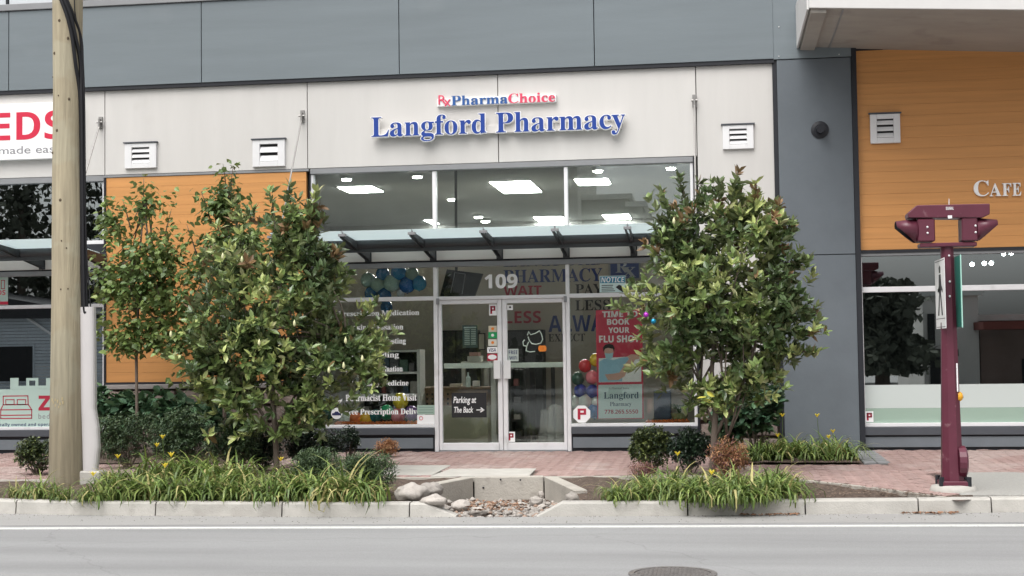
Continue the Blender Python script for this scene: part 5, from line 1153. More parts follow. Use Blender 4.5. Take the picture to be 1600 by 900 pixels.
# top beam with sloped end
xa_, za_ = P(1416, 340.5, ry); xb_, zb_ = P(1543, 321, ry); 
ztp = P(1430, 323, ry)[1]
q = MB(); q.prism([P(*c, ry) for c in ((1417, 342), (1416, 335), (1430, 322.5), (1543, 320), (1543, 336.5), (1531, 342))], ry - .13, ry + .13); q.build('top_beam', m_maroon, ps, bevel=.008)
xs1, zs1 = P(1483, 322, ry); q = MB(); q.tube([(xs1, ry, zs1), (xs1, ry, zs1 + .08)], [.006, .003], 6); q.build('spike', m_vent, ps)
x0, z0 = P(1478, 328, ry - .132); x1, z1 = P(1490, 323, ry - .132)
text('maker_plate', 'SIGNAL', x0, x1, z0, z1, ry - .134, m_vent, ps, font='bold', depth=.003)
x0, z0 = P(1481, 341.5, ry - .132); x1, z1 = P(1487.5, 336.5, ry - .132); box('label_tag', x0, x1, ry - .136, ry - .131, z0, z1, m_vent, ps)
def head(a, e, c, f, dirn):
    hh = pbx('signal_housing', a, c, e, f, -.12, .12, m_maroon, ps, .012)
    x0, z0 = P(a, f, ry); x1, z1 = P(e, c, ry); xf = x0 if dirn < 0 else x1; zc = (z0 + z1) / 2
    q = MB(); q.tube([(xf, ry, zc), (xf + dirn * .012, ry, zc)], .115, 20); q.build('lens', flat('dark_lens', (.05, .035, .02), .15), hh)
    # visor: open tunnel, longer at the top
    vs = []; n_ = 20; L_ = .235
    for j, tt in enumerate((0, 1)):
        for k in range(n_ + 1):
            ang = math.radians(-65) + k / n_ * math.radians(310); yy = math.cos(ang); zz_ = math.sin(ang)
            s_ = min(1, max(0, (zz_ + 1) / 1.5)); ln = .215 * (.06 + .94 * s_) if tt else 0
            r_ = .128 if not tt else .118
            vs.append((xf + dirn * ln, ry + yy * r_, zc + zz_ * r_ + (.0 if not tt else -.012)))
    fs = [(k, k + 1, n_ + 2 + k, n_ + 1 + k) for k in range(n_)]
    iv = [(v[0], ry + (v[1] - ry) * .93, zc + (v[2] - zc) * .93) for v in vs]; mobj('visor_lining', iv, fs, m_dark, hh, smooth=True)
    o = mobj('visor', vs, fs, m_maroon, hh, smooth=True); md = o.modifiers.new('th', 'SOLIDIFY'); md.thickness = .006
    q = MB()
    for zq in (z0 + .09, z1 - .09): q.sphere((x0 + (.1 if dirn < 0 else .14), ry - .122, zq), .012, 8, 5)
    q.build('screw', m_vent, hh)
head(1432, 1458, 343, 379, -1); head(1500.5, 1524, 341, 378, 1)
# sign plates on both sides of the post
x_l = P(1470.5, 450, ry)[0]; x_r = P(1491, 450, ry)[0]
zt1, zb1 = P(1470, 405, ry)[1], P(1470, 513.5, ry)[1]
sgl = thing('crossing_sign', 'white pedestrian crossing sign edge on to the view, showing a walking figure', 'sign', (x_l, ry, zb1))
box('plate', x_l - .010, x_l - .006, ry - .31, ry + .33, zb1, zt1, m_white, sgl)
xq = x_l - .0115
q = MB()
def yzpoly(q_, pts_, x0, x1):
    n_ = len(pts_); a = [(x0, y, z) for y, z in pts_] + [(x1, y, z) for y, z in pts_]
    q_.add(a, [tuple(range(n_)), tuple(range(2 * n_ - 1, n_ - 1, -1))] + [(i, (i + 1) % n_, (i + 1) % n_ + n_, i + n_) for i in range(n_)])
H_ = zt1 - zb1
def yz(u, v): return (ry + .33 - u * .64, zb1 + v * H_)   # u from far edge to near edge
for pl_ in ([(.44, .80), (.58, .80), (.60, .88), (.51, .91), (.42, .88)], [(.42, .78), (.60, .78), (.66, .62), (.78, .55), (.76, .51), (.62, .56), (.60, .50), (.40, .50), (.28, .58), (.26, .53), (.38, .62)], [(.40, .50), (.50, .50), (.36, .19), (.24, .19)], [(.50, .50), (.60, .50), (.74, .19), (.62, .19)]):
    yzpoly(q, [yz(*p) for p in pl_], xq, xq + .001)
for v in (.97, .14, .02): yzpoly(q, [yz(.05, v), yz(.95, v), yz(.95, v + .008), yz(.05, v + .008)], xq, xq + .001)
q.build('walking_figure', m_blackp, sgl)
sgr = thing('crossing_sign', 'sign plate on the far side of the post showing its green reverse', 'sign', (x_r, ry, zb1)); xr2 = P(1491.5, 450, ry)[0]
box('plate', xr2 + .010, xr2 + .014, ry - .33, ry + .31, zb1 + .01, zt1 + .02, flat('sign_green', (.03, .22, .17), .35), sgr); box('plate_edge', xr2 + .008, xr2 + .02, ry - .336, ry - .331, zb1 + .005, zt1 + .025, flat('sign_edge_pale', (.35, .6, .52)), sgr)
q = MB()
for px, yy in ((1483, 399.5), (1484, 463), (1484, 440)): x, z = P(px, yy, ry - .09); q.sphere((x, ry - .09, z), .012, 8, 5)
q.build('rivet', m_vent, ps)
x0, z0 = P(1494, 612, ry - .03); x1, z1 = P(1497.5, 566, ry - .03)
ins = thing('instruction_plate', 'narrow white instruction plate above the yellow push button on the maroon post', 'sign', (x0, ry, z0)); box('plate', x0, x0 + .012, ry - .10, ry + .06, z0, z1 - .01, m_white, ins, .003)
x, z = P(1498.5, 619.5, ry); pbt = thing('push_button', 'yellow crossing push button on the edge of the maroon post', 'push button', (x, ry, z)); q = MB(); q.tube([(x - .02, ry - .02, z), (x + .012, ry - .02, z), (x + .03, ry - .02, z)], [.05, .05, .035], 16); q.build('housing', flat('button_yellow', (.75, .36, .02), .4), pbt, smooth=False)
q = MB(); q.tube([(x + .03, ry - .02, z), (x + .04, ry - .02, z)], .018, 12); q.build('button', m_steel, pbt)

# ================================================================== VEGETATION
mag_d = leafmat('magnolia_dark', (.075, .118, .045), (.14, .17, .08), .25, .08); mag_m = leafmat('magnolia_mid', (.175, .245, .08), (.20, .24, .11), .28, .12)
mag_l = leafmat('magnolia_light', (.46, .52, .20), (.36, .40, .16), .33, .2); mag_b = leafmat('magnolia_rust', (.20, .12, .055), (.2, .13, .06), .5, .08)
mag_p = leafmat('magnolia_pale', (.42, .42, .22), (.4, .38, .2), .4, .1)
pear_d = leafmat('pear_dark', (.11, .175, .055), (.17, .23, .08), .4, .18); pear_m = leafmat('pear_mid', (.20, .28, .08), (.22, .29, .10), .4, .2); pear_y = leafmat('pear_light', (.24, .30, .09), (.2, .24, .1), .45, .2)
hyd = leafmat('hydrangea_leaf', (.045, .105, .055), (.06, .12, .06), .5, .1); hyd2 = leafmat('hydrangea_leaf_light', (.09, .175, .085), None, .5, .1)
box_d = leafmat('boxwood_dark', (.030, .048, .020), None, .45, .08); box_m = leafmat('boxwood_mid', (.075, .10, .030), None, .45, .1); box_l = leafmat('boxwood_light', (.14, .17, .045), None, .5, .1)
hol_d = leafmat('holly_dark', (.016, .032, .018), None, .3, .03); hol_m = leafmat('holly_mid', (.03, .055, .026), None, .35, .04)
eug_d = leafmat('evergreen_dark', (.055, .095, .045), None, .5, .08); eug_m = leafmat('evergreen_mid', (.085, .13, .055), None, .5, .1)
dry_m = leafmat('dry_brown', (.32, .155, .075), None, .7, .1); dry_l = leafmat('dry_tan', (.43, .24, .12), None, .7, .1); dry_p = leafmat('barberry', (.20, .09, .085), None, .7, .1)
gr_d = leafmat('blade_green', (.12, .19, .045), None, .45, .2, .35); gr_l = leafmat('blade_light', (.25, .32, .09), None, .45, .25, .3); gr_y = leafmat('blade_straw', (.40, .36, .15), None, .6, .2, .25)
m_yel = leafmat('daylily_yellow', (.82, .66, .06), None, .5, .25, .15)
LEAFS = {
 'mag': ([(0, 0, 0), (.25, .17, .02), (.25, -.17, .02), (.6, .20, .05), (.6, -.20, .05), (1, 0, -.02), (.3, 0, -.03), (.65, 0, -.01)], [(0, 6, 1), (0, 2, 6), (1, 6, 7, 3), (6, 2, 4, 7), (3, 7, 5), (7, 4, 5)]),
 'pear': ([(0, 0, 0), (.22, 0, .0), (.45, .30, .03), (.45, -.30, .03), (.75, .22, -.03), (.75, -.22, -.03), (1.05, 0, -.16), (.55, 0, -.03)], [(1, 7, 2), (1, 3, 7), (2, 7, 4), (7, 3, 5), (4, 7, 6), (7, 5, 6)]),
 'small': ([(0, 0, 0), (.5, .26, .05), (1, 0, 0), (.5, -.26, .05)], [(0, 3, 2), (0, 2, 1)]),
 'big': ([(0, 0, 0), (.35, .36, .03), (.35, -.36, .03), (.75, .30, -.04), (.75, -.30, -.04), (1.05, 0, -.15), (.4, 0, -.05)], [(0, 6, 1), (0, 2, 6), (1, 6, 3), (6, 2, 4), (3, 6, 5), (6, 4, 5)]),
 'needle': ([(0, 0, 0), (.5, .10, .03), (1, 0, 0), (.5, -.10, .03)], [(0, 3, 2, 1)]),
}
LN = {k: (np.array(v[0], float), v[1]) for k, v in LEAFS.items()}
def frame(d, upv, roll):
    d = d.normalized(); s = upv.cross(d)
    if s.length < 1e-4: s = Vector((1, 0, 0))
    s.normalize(); u = d.cross(s); R = Matrix.Rotation(roll, 3, d); s = R @ s; u = R @ u
    return Matrix(((d.x, s.x, u.x), (d.y, s.y, u.y), (d.z, s.z, u.z)))
class Leaves:
    def __init__(s): s.items = []          # (pos, 3x3, scale, kind, mat)
    def put(s, p, R, sc, kind, mi): s.items.append((p, R, sc, kind, mi))
    def mesh(s, name, items, mats, parent, kind=None):
        V = []; F = []; M = []; o = 0
        for p, R, sc, k, mi in items:
            lv, lf = LN[k]; r = np.array(R); v = (lv * sc) @ r.T + np.array(p)
            V.append(v); F += [tuple(i + o for i in f) for f in lf]; M += [mi] * len(lf); o += len(lv)
        if not V: return None
        me = bpy.data.meshes.new(name); me.from_pydata(np.concatenate(V).tolist(), [], F)
        for m in mats: me.materials.append(m)
        me.polygons.foreach_set('material_index', M); me.update()
        ob = link(bpy.data.objects.new(name, me), parent)
        if kind: ob['kind'] = kind
        return ob
LMESH = {}
def leaf_objects(items, mats, parent):
    for p, R, sc, k, mi in items:
        key = (k, mats[mi].name)
        if key not in LMESH: LMESH[key] = newmesh('leaf', [tuple(v) for v in LN[k][0]], LN[k][1], mats[mi])
        o = bpy.data.objects.new('leaf', LMESH[key]); L = WLOC[parent.name]
        o.matrix_basis = Matrix.Translation(Vector(p)) @ R.to_4x4() @ Matrix.Scale(sc, 4); link(o, parent)
def in_crown(ell, Y, yd=.85):
    """random point in the union of measured crown lobes (px, py, rx, ry) around depth Y"""
    wts = [e[2] * e[3] ** 1.0 for e in ell]; e = rnd.choices(ell, wts)[0]
    x, z = P(e[0], e[1], Y); s = (Y - CAM.y) / FPX; rx_, rz_ = e[2] * s, e[3] * s; ry_ = (rx_ + rz_) / 2 * yd
    d = Vector((rnd.gauss(0, 1), rnd.gauss(0, 1), rnd.gauss(0, 1))).normalized(); r = rnd.random() ** .42
    yo = e[4] if len(e) > 4 else 0
    return Vector((x + d.x * rx_ * r, Y + yo + d.y * ry_ * r, z + d.z * rz_ * r)), d, r
def limb_path(a, c, bend=.1):
    out = []; off = Vector((rnd.uniform(-1, 1), rnd.uniform(-1, 1), rnd.uniform(-.3, .6))) * (c - a).length * bend
    for k in range(6): t_ = k / 5; out.append(a.lerp(c, t_) + off * math.sin(math.pi * t_))
    return out
def tree(name, label, base, ell, style, ncl, leafsize, trunk, tops=(), yd=.8, group=None):
    Y = base.y; t_ = thing(name, label, 'tree', tuple(base), group)
    q = MB()
    for pts_, rr in trunk: q.tube(pts_, rr, 10)
    q.build('trunk', m_bark, t_, smooth=True)
    split = trunk[0][0][-1]
    q = MB()
    for _ in range(18):
        p, d, r = in_crown(ell, Y, yd); a = trunk[0][0][rnd.randint(max(1, len(trunk[0][0]) - 3), len(trunk[0][0]) - 1)]
        a = rnd.choice([a] + [tr[0][-1] for tr in trunk[1:]]) if len(trunk) > 1 else a
        q.tube(limb_path(Vector(a), p), [.015, .013, .010, .008, .006, .004], 6)
    for tp in tops:
        x, z = P(tp[0], tp[1], Y); x2, z2 = P(tp[2], tp[3], Y); q.tube(limb_path(Vector((x2, Y, z2)), Vector((x, Y - .1, z)), .05), [.012, .01, .008, .007, .005, .003], 6)
    q.build('branch', m_bark, t_, smooth=True)
    L = Leaves(); cl = []
    while len(cl) < ncl:
        p, d, r = in_crown(ell, Y, yd)
        hole = noise.noise(p * (1.9 if style == 'mag' else 2.6) + Vector((5, 2, 1)))
        if hole < -.09 and rnd.random() < .93: continue          # open gaps between the leafy sprays
        cl.append((p, d, r))
    for tp in tops:
        x, z = P(tp[0], tp[1], Y); x2, z2 = P(tp[2], tp[3], Y); n_ = 6
        for k in range(n_ + 1):
            f = k / n_; cl.append((Vector((x2 + (x - x2) * f, Y - .1 * f + rnd.uniform(-.03, .03), z2 + (z - z2) * f)), Vector((rnd.uniform(-.3, .3), -.2, 1)), 1.0))
    for _ in range(46 if style == 'mag' else 16):       # loose sprigs that break the outline
        p, d, r = in_crown(ell, Y, yd); e = p + Vector((d.x, d.y * .5, d.z * .8 + .35)).normalized() * rnd.uniform(.15, .34)
        for k in range(3): cl.append((p.lerp(e, k / 2), (e - p).normalized(), 1.0))
    for p, d, r in cl:
        if p.z < base.z + .15: continue
        ax = (d * .7 + Vector((0, 0, .75)) + Vector((rnd.gauss(0, .3), rnd.gauss(0, .3), rnd.gauss(0, .2)))).normalized()
        if style == 'mag':
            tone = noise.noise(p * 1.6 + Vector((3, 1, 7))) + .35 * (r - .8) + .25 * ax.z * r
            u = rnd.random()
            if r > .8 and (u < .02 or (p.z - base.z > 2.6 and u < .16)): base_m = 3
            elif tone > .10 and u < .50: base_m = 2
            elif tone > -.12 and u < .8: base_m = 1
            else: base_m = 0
            n_ = rnd.randint(6, 9)
            for k in range(n_):
                az = 2.4 * k + rnd.uniform(-.4, .4); tilt = math.radians(rnd.uniform(28, 85) if k > 2 else rnd.uniform(12, 45))
                s1 = ax.orthogonal().normalized(); s1 = Matrix.Rotation(az, 3, ax) @ s1
                dd = ax * math.cos(tilt) + s1 * math.sin(tilt); dd.z -= .12
                mi = base_m
                if base_m == 2 and k > 4: mi = 1
                if base_m in (0, 1) and k < 2 and rnd.random() < .05 and r > .7: mi = 3
                if base_m == 2 and rnd.random() < .07: mi = 4
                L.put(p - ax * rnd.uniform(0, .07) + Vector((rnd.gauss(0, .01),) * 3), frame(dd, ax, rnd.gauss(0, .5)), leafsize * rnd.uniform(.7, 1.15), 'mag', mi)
        else:
            n_ = rnd.randint(4, 7); tone = noise.noise(p * 2.2) + .3 * (r - .7)
            for k in range(n_):
                az = rnd.uniform(0, 6.28); dd = Vector((math.cos(az), math.sin(az), rnd.uniform(-1.0, .25))).normalized()
                mi = 2 if tone > .25 and rnd.random() < .35 else 1 if tone > -.05 and rnd.random() < .75 else 0
                if style == 'peardark': mi = max(0, mi - 1) if rnd.random() < .7 else mi
                L.put(p + Vector((rnd.gauss(0, .06), rnd.gauss(0, .06), rnd.gauss(0, .06))), frame(dd, Vector((0, 0, 1)), rnd.gauss(0, .6)), leafsize * rnd.uniform(.65, 1.15), 'pear', mi)
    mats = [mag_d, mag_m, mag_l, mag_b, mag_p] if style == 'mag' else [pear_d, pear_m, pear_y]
    # the outermost leaves towards the street are pieces of their own
    rel = sorted(L.items, key=lambda it: (Vector(it[0]) - CAM).length)
    near, rest_ = rel[:300], rel[300:]
    L.mesh('foliage', rest_, mats, t_, 'stuff'); leaf_objects(near, mats, t_)
    return t_, L
def trunk_px(pl, Y, z0=None):
    pts_ = []; rs_ = []
    for px, py, wpx in pl:
        x, z = P(px, py, Y); pts_.append(Vector((x, Y, z))); rs_.append(wpx / 2 * .8 * (Y - CAM.y) / FPX)
    return pts_, rs_
# left magnolia
b1 = G(433, 744)
tr1 = [trunk_px([(433, 752, 15), (432, 720, 12), (430, 680, 11), (425, 600, 10), (432, 500, 8), (440, 420, 6)], b1.y), trunk_px([(430, 690, 7), (412, 650, 6), (380, 600, 5), (350, 540, 4)], b1.y), trunk_px([(431, 670, 6), (460, 620, 5), (500, 570, 4), (540, 530, 3)], b1.y)]
el1 = [(450, 480, 105, 150), (390, 520, 110, 130), (520, 545, 85, 95), (400, 390, 90, 70), (450, 345, 62, 45), (345, 570, 75, 85), (430, 630, 115, 60), (560, 560, 50, 60), (480, 430, 75, 70), (490, 640, 60, 45), (350, 640, 50, 50), (310, 545, 42, 55)]
tree('magnolia_tree', 'full glossy magnolia with rusty young tips standing in front of the service window', b1, el1, 'mag', 1600, .132, tr1, tops=[(455, 290, 450, 360), (425, 300, 430, 370), (496, 300, 485, 370), (505, 340, 480, 400), (370, 340, 380, 400), (530, 395, 500, 430), (590, 470, 560, 500), (600, 600, 570, 590)])
b2 = G(1113, 744)
tr2 = [trunk_px([(1113, 752, 16), (1114, 720, 14), (1116, 680, 13), (1118, 640, 11), (1112, 580, 9), (1120, 480, 7), (1130, 400, 5)], b2.y), trunk_px([(1117, 685, 8), (1128, 660, 7), (1148, 630, 6), (1165, 590, 5), (1180, 540, 4)], b2.y), trunk_px([(1117, 665, 6), (1105, 640, 5), (1095, 600, 4)], b2.y), trunk_px([(1116, 716, 5), (1126, 700, 4), (1136, 686, 3)], b2.y)]
el2 = [(1130, 420, 115, 125), (1070, 480, 85, 110), (1200, 500, 80, 90), (1120, 330, 75, 50), (1185, 360, 62, 60), (1150, 560, 90, 65), (1215, 440, 55, 70), (1040, 540, 48, 50), (1060, 390, 55, 70), (1090, 600, 55, 50), (1190, 590, 55, 40), (1235, 545, 42, 50), (1120, 615, 75, 38)]
tree('magnolia_tree', 'open crowned magnolia standing before the flu poster and the grey column', b2, el2, 'mag', 1350, .132, tr2, tops=[(1060, 278, 1075, 330), (1093, 285, 1100, 340), (1152, 270, 1140, 330), (1180, 285, 1175, 340), (1033, 300, 1050, 350), (1215, 320, 1200, 380), (1262, 402, 1230, 420), (1275, 550, 1240, 550), (1075, 640, 1085, 600), (1125, 290, 1125, 340)])
# thin tree with round leaves
b3 = G(214, 712); b3.y = -1.3; b3.z = -.03
bx3 = P(214, 690, b3.y)
tr3 = [trunk_px([(214, 715, 8), (214, 640, 6.5), (213, 560, 6), (216, 480, 5), (218, 400, 4), (226, 310, 2.5)], b3.y)]
el3 = [(215, 430, 60, 95), (190, 495, 42, 60), (245, 420, 38, 70), (225, 330, 24, 45), (175, 345, 20, 28), (252, 500, 32, 50), (168, 420, 26, 50), (215, 530, 45, 28), (262, 370, 18, 35), (160, 490, 18, 28)]
tree('young_tree', 'slim young tree with loose round leaves against the orange boarding', Vector((bx3[0], b3.y, -.03)), el3, 'pear', 620, .125, tr3, tops=[(229, 280, 222, 340), (168, 312, 176, 360), (272, 328, 255, 380), (196, 312, 205, 360)], yd=.6)
bx4 = P(352, 690, -1.5)
tr4 = [trunk_px([(352, 715, 8), (350, 600, 7), (350, 500, 6), (352, 400, 4), (356, 300, 2.5)], -1.5)]
el4 = [(345, 400, 45, 75), (350, 320, 28, 40), (318, 470, 42, 70), (300, 530, 38, 50), (380, 380, 35, 60), (330, 350, 22, 36), (290, 460, 22, 34)]
tree('young_tree', 'darker young tree with a tall tip rising behind the leafy magnolia', Vector((bx4[0], -1.5, -.03)), el4, 'peardark', 520, .125, tr4, tops=[(352, 257, 350, 320), (368, 262, 360, 320), (318, 300, 330, 350), (296, 352, 308, 400)], yd=.6)
# magnolia buds
for i, (px, yy) in enumerate([(378, 405), (348, 400), (540, 532), (566, 560), (537, 571), (514, 578), (1053, 345), (460, 505), (405, 535), (267, 522)]):
    Y = (b1.y if px < 700 else b2.y) - .95; x, z = P(px, yy, Y); q = MB(); q.tube([(x, Y, z - .04), (x, Y, z - .018), (x, Y, z + .008), (x, Y, z + .042)], [.006, .018, .016, .002], 8)
    par = bpy.data.objects['magnolia_tree' if px < 700 else 'magnolia_tree.001']; q.build('flower_bud', flat('bud_cream', (.62, .62, .36)), par, smooth=True)
# ornaments hung in right magnolia
for px, yy, nm, c in ((1009.5, 492, 'purple', (.45, .05, .5)), (1021, 502, 'teal', (.02, .25, .42))):
    Y = b2.y - .8; x, z = P(px, yy, Y); t_ = thing('bauble', 'small shiny ' + nm + ' bauble hanging in the magnolia beside the flu poster', 'ornament', (x, Y, z)); q = MB(); q.sphere((x, Y, z), .032, 14, 10); q.build('ball', mat('bauble_' + nm, c, .12, .02, 2, metal=.6), t_, smooth=True); q = MB(); q.tube([(x, Y, z + .03), (x, Y, z + .045)], .01, 8); q.build('cap', m_steel, t_)

def shrub(label, cx, cy, rxp, ryp, base_py, kind, size, mats, wts, n, name='shrub', cat='shrub', lobes=4, squash=.8, stemr=.012, upbias=.3):
    g = G(cx, base_py); Y = g.y; s = (Y - CAM.y) / FPX; x, z = P(cx, cy, Y); t_ = thing(name, label, cat, (g.x, Y, g.z))
    lob = [(cx, cy, rxp * .78, ryp * .82)] + [(cx + rnd.uniform(-.5, .5) * rxp, cy + rnd.uniform(-.45, .4) * ryp, rxp * rnd.uniform(.32, .5), ryp * rnd.uniform(.3, .5)) for _ in range(lobes)]
    q = MB()
    for _ in range(12):
        p, d, r = in_crown(lob, Y, squash); q.tube(limb_path(Vector((g.x + rnd.uniform(-.04, .04), Y, g.z - .03)), p, .12), [stemr, stemr * .85, stemr * .7, stemr * .5, stemr * .4, stemr * .25], 5)
    q.build('stem', m_bark, t_)
    L = Leaves()
    for _ in range(n):
        p, d, r = in_crown(lob, Y, squash)
        if p.z < g.z + .02: continue
        tone = noise.noise(p * 5) * .5 + .5; tw = (d + Vector((rnd.gauss(0, .4), rnd.gauss(0, .4), upbias + rnd.gauss(0, .3)))).normalized()
        for k in range(6 if kind != 'big' else 2):
            a = 2.4 * k + rnd.uniform(-.3, .3); s1 = Matrix.Rotation(a, 3, tw) @ tw.orthogonal().normalized(); dd = (tw * rnd.uniform(.2, .9) + s1).normalized()
            mi = rnd.choices(range(len(mats)), [w_ * (1 + (2.2 * (tone - .5) if i_ else -1.2 * (tone - .5))) + .01 for i_, w_ in enumerate(wts)])[0]
            L.put(p + tw * (k * size * .22), frame(dd, Vector((0, 0, 1)), rnd.gauss(0, .5)), size * rnd.uniform(.7, 1.2), kind, mi)
    L.mesh('foliage', L.items, mats, t_); return t_
shrub('small dark box shrub at the foot of the utility pole', 58, 711, 42, 28, 742, 'small', .045, [box_d, box_m, box_l], [5, 4, 1], 620)
shrub('low dark evergreen shrub beside the flared foot of the cable guard', 200, 684, 54, 46, 732, 'small', .045, [eug_d, eug_m], [5, 3], 800)
shrub('low evergreen shrub spreading in front of the slim young tree', 285, 680, 68, 48, 738, 'small', .045, [eug_d, eug_m], [5, 3], 1100)
shrub('low dark evergreen shrub under the leafy magnolia', 365, 688, 62, 44, 740, 'small', .045, [eug_d, eug_m], [6, 2], 900)
shrub('bushy narrow leaved evergreen near the basin boulders', 580, 738, 48, 34, 772, 'needle', .06, [eug_d, eug_m], [4, 5], 1000)
shrub('grey green evergreen between the magnolia trunk and the basin shrub', 500, 728, 50, 28, 757, 'needle', .06, [eug_d, eug_m], [4, 4], 800)
shrub('dark holly shrub low under the service window', 508, 692, 40, 24, 722, 'small', .04, [hol_d, hol_m], [5, 2], 700)
shrub('upright dark shrub twig beside the magnolia trunk', 545, 686, 20, 20, 720, 'small', .04, [hol_d, hol_m], [4, 3], 220)
shrub('dark glossy shrub behind the magnolia trunk', 470, 690, 36, 32, 728, 'small', .05, [hol_d, hol_m], [5, 1], 500)
shrub('dark glossy shrub in the shade near the boarding', 410, 700, 36, 34, 736, 'small', .05, [hol_d, eug_d], [5, 2], 500)
shrub('dry copper coloured shrub at the corner of the service window base', 605, 702, 18, 13, 714, 'needle', .06, [dry_m, dry_l], [4, 4], 230, cat='dead shrub')
shrub('yellow green topped box shrub under the flu poster', 1018, 698, 40, 36, 740, 'small', .045, [box_d, box_m, box_l], [5, 4, 2], 950)
shrub('second darker box shrub between the first and the magnolia trunk', 1078, 700, 36, 34, 742, 'small', .045, [hol_d, hol_m], [5, 3], 760)
shrub('bare reddish barberry twigs at the foot of the box shrubs', 1002, 735, 26, 13, 748, 'needle', .035, [dry_p, dry_m], [5, 1], 190, cat='dead shrub')
shrub('dead brown shrub just beyond the magnolia trunk', 1140, 714, 30, 30, 748, 'needle', .06, [dry_m, dry_l, dry_p], [4, 3, 3], 360, cat='dead shrub')
shrub('large leaved dark green plant below the orange boarding', 200, 645, 44, 36, 716, 'big', .15, [hyd, hyd2], [3, 3], 200, name='hydrangea_plant', cat='plant', squash=1.0, upbias=.8)
shrub('large leaved plant in the middle of the orange wall bed', 262, 645, 50, 40, 717, 'big', .15, [hyd, hyd2], [3, 3], 240, name='hydrangea_plant', cat='plant', squash=1.0, upbias=.8)
shrub('tall leafy plant growing up beside the bed shop frame', 158, 640, 13, 50, 716, 'big', .11, [hyd, hyd2], [3, 3], 90, name='hydrangea_plant', cat='plant', squash=1.0, upbias=.8)
shrub('large leaved plant half hidden behind the leafy magnolia', 325, 655, 40, 30, 717, 'big', .15, [hyd, hyd2], [4, 2], 200, name='hydrangea_plant', cat='plant', squash=1.0, upbias=.8)
shrub('dense dark broadleaf shrub between the magnolia and the stone wall end', 1185, 636, 48, 48, 712, 'big', .10, [hyd, eug_d, hyd2], [3, 3, 1], 520, squash=.9)
shrub('lower dark broadleaf shrub behind the dead brown one', 1140, 660, 34, 40, 712, 'big', .10, [hyd, eug_d], [3, 3], 330, squash=.9)

# daylily clumps
def blades(n, h, spread, yel, seed):
    r = random.Random(seed); V = []; F = []; M = []
    for _ in range(n):
        a = r.uniform(0, 6.283); dro = r.choice([0, 5, 16]); L_ = h * r.uniform(.6, 1.3); lean = (.25 + .95 * r.random() ** .8) * spread; w_ = r.uniform(.007, .013); bx_, by_ = r.gauss(0, .075), r.gauss(0, .075)
        dx, dy = math.cos(a), math.sin(a); sx, sy = -dy, dx; o = len(V); seg = 6; ang = math.radians(90 - 12 * lean); x = y = 0; px_, pz = 0.0, -.02
        mi = r.choices([0, 1, 2], [5, 4, yel])[0]
        for k in range(seg + 1):
            t_ = k / seg; ww = w_ * (1 - t_ ** 2.2) + .0008
            V += [(bx_ + dx * px_ + sx * ww, by_ + dy * px_ + sy * ww, pz), (bx_ + dx * px_ - sx * ww, by_ + dy * px_ - sy * ww, pz)]
            ang -= math.radians(lean * (38 + dro) * (.35 + t_)); px_ += L_ / seg * math.cos(ang); pz += L_ / seg * math.sin(ang)
        for k in range(seg): F.append((o + 2 * k, o + 2 * k + 1, o + 2 * k + 3, o + 2 * k + 2)); M.append(mi)
    return newmesh('blades', V, F, [gr_d, gr_l, gr_y], M)
BV = [blades(110, .50, 1.05, 1.0, 1), blades(120, .52, 1.15, .9, 2), blades(95, .46, 1.05, 1.8, 3), blades(110, .50, 1.1, 4.5, 4)]
def flower(parent, p, h):
    q = MB(); top = Vector(p) + Vector((rnd.uniform(-.05, .05), rnd.uniform(-.1, 0), h)); q.tube([Vector(p), Vector(p).lerp(top, .5) + Vector((.01, 0, 0)), top], [.004, .004, .003], 5); q.build('flower_stalk', gr_d, parent)
    q = MB()
    for k in range(6):
        a = k * math.pi / 3 + rnd.uniform(-.2, .2); d = Vector((math.cos(a), math.sin(a), 0)); s1 = Vector((-d.y, d.x, 0))
        q.add([top, top + d * .016 + s1 * .012 + Vector((0, 0, .032)), top + d * .042 + Vector((0, 0, .055)), top + d * .016 - s1 * .012 + Vector((0, 0, .032))], [(0, 1, 2, 3)])
    q.build('flower', m_yel, parent)
def clump(px, py, sc, v, label, group, fl=0):
    if py > 768: py += 3
    sc *= 1.08 * rnd.uniform(.82, 1.1)
    g = G(px, py); t_ = thing('daylily_clump', label, 'daylily', (g.x, g.y, g.z), group); WLOC[t_.name] = Vector((0, 0, 0))
    o = bpy.data.objects.new('blades', BV[v]); COL.objects.link(o); o.parent = t_; o.rotation_euler = (0, 0, rnd.uniform(0, 6.28)); o.scale = (sc * 1.08, sc * 1.08, sc * rnd.uniform(.78, .95))
    for k in range(fl):
        WLOC[t_.name] = Vector((g.x, g.y, g.z)); flower(t_, (g.x + rnd.uniform(-.25, .25), g.y + rnd.uniform(-.25, .0), g.z), rnd.uniform(.3, .5) * sc)
ORD = ['first', 'second', 'third', 'fourth', 'fifth', 'sixth', 'seventh', 'eighth', 'ninth', 'tenth', 'eleventh', 'twelfth', 'thirteenth', 'fourteenth', 'fifteenth', 'sixteenth']
def row(items, fmt, group):
    for i, (px, py, sc, v, fl) in enumerate(sorted(items)):
        tone = 'straw tinged' if v == 3 else 'small' if sc < .78 else 'full'
        clump(px, py, sc, v, fmt.format(tone, ORD[i]), group, fl)
row([(60, 774, .75, 3, 0), (28, 772, .6, 3, 0), (95, 777, .6, 2, 0), (140, 779, .7, 0, 1)], '{} daylily clump at the foot of the wooden pole, {} along the kerb', 'daylilies at the wooden pole')
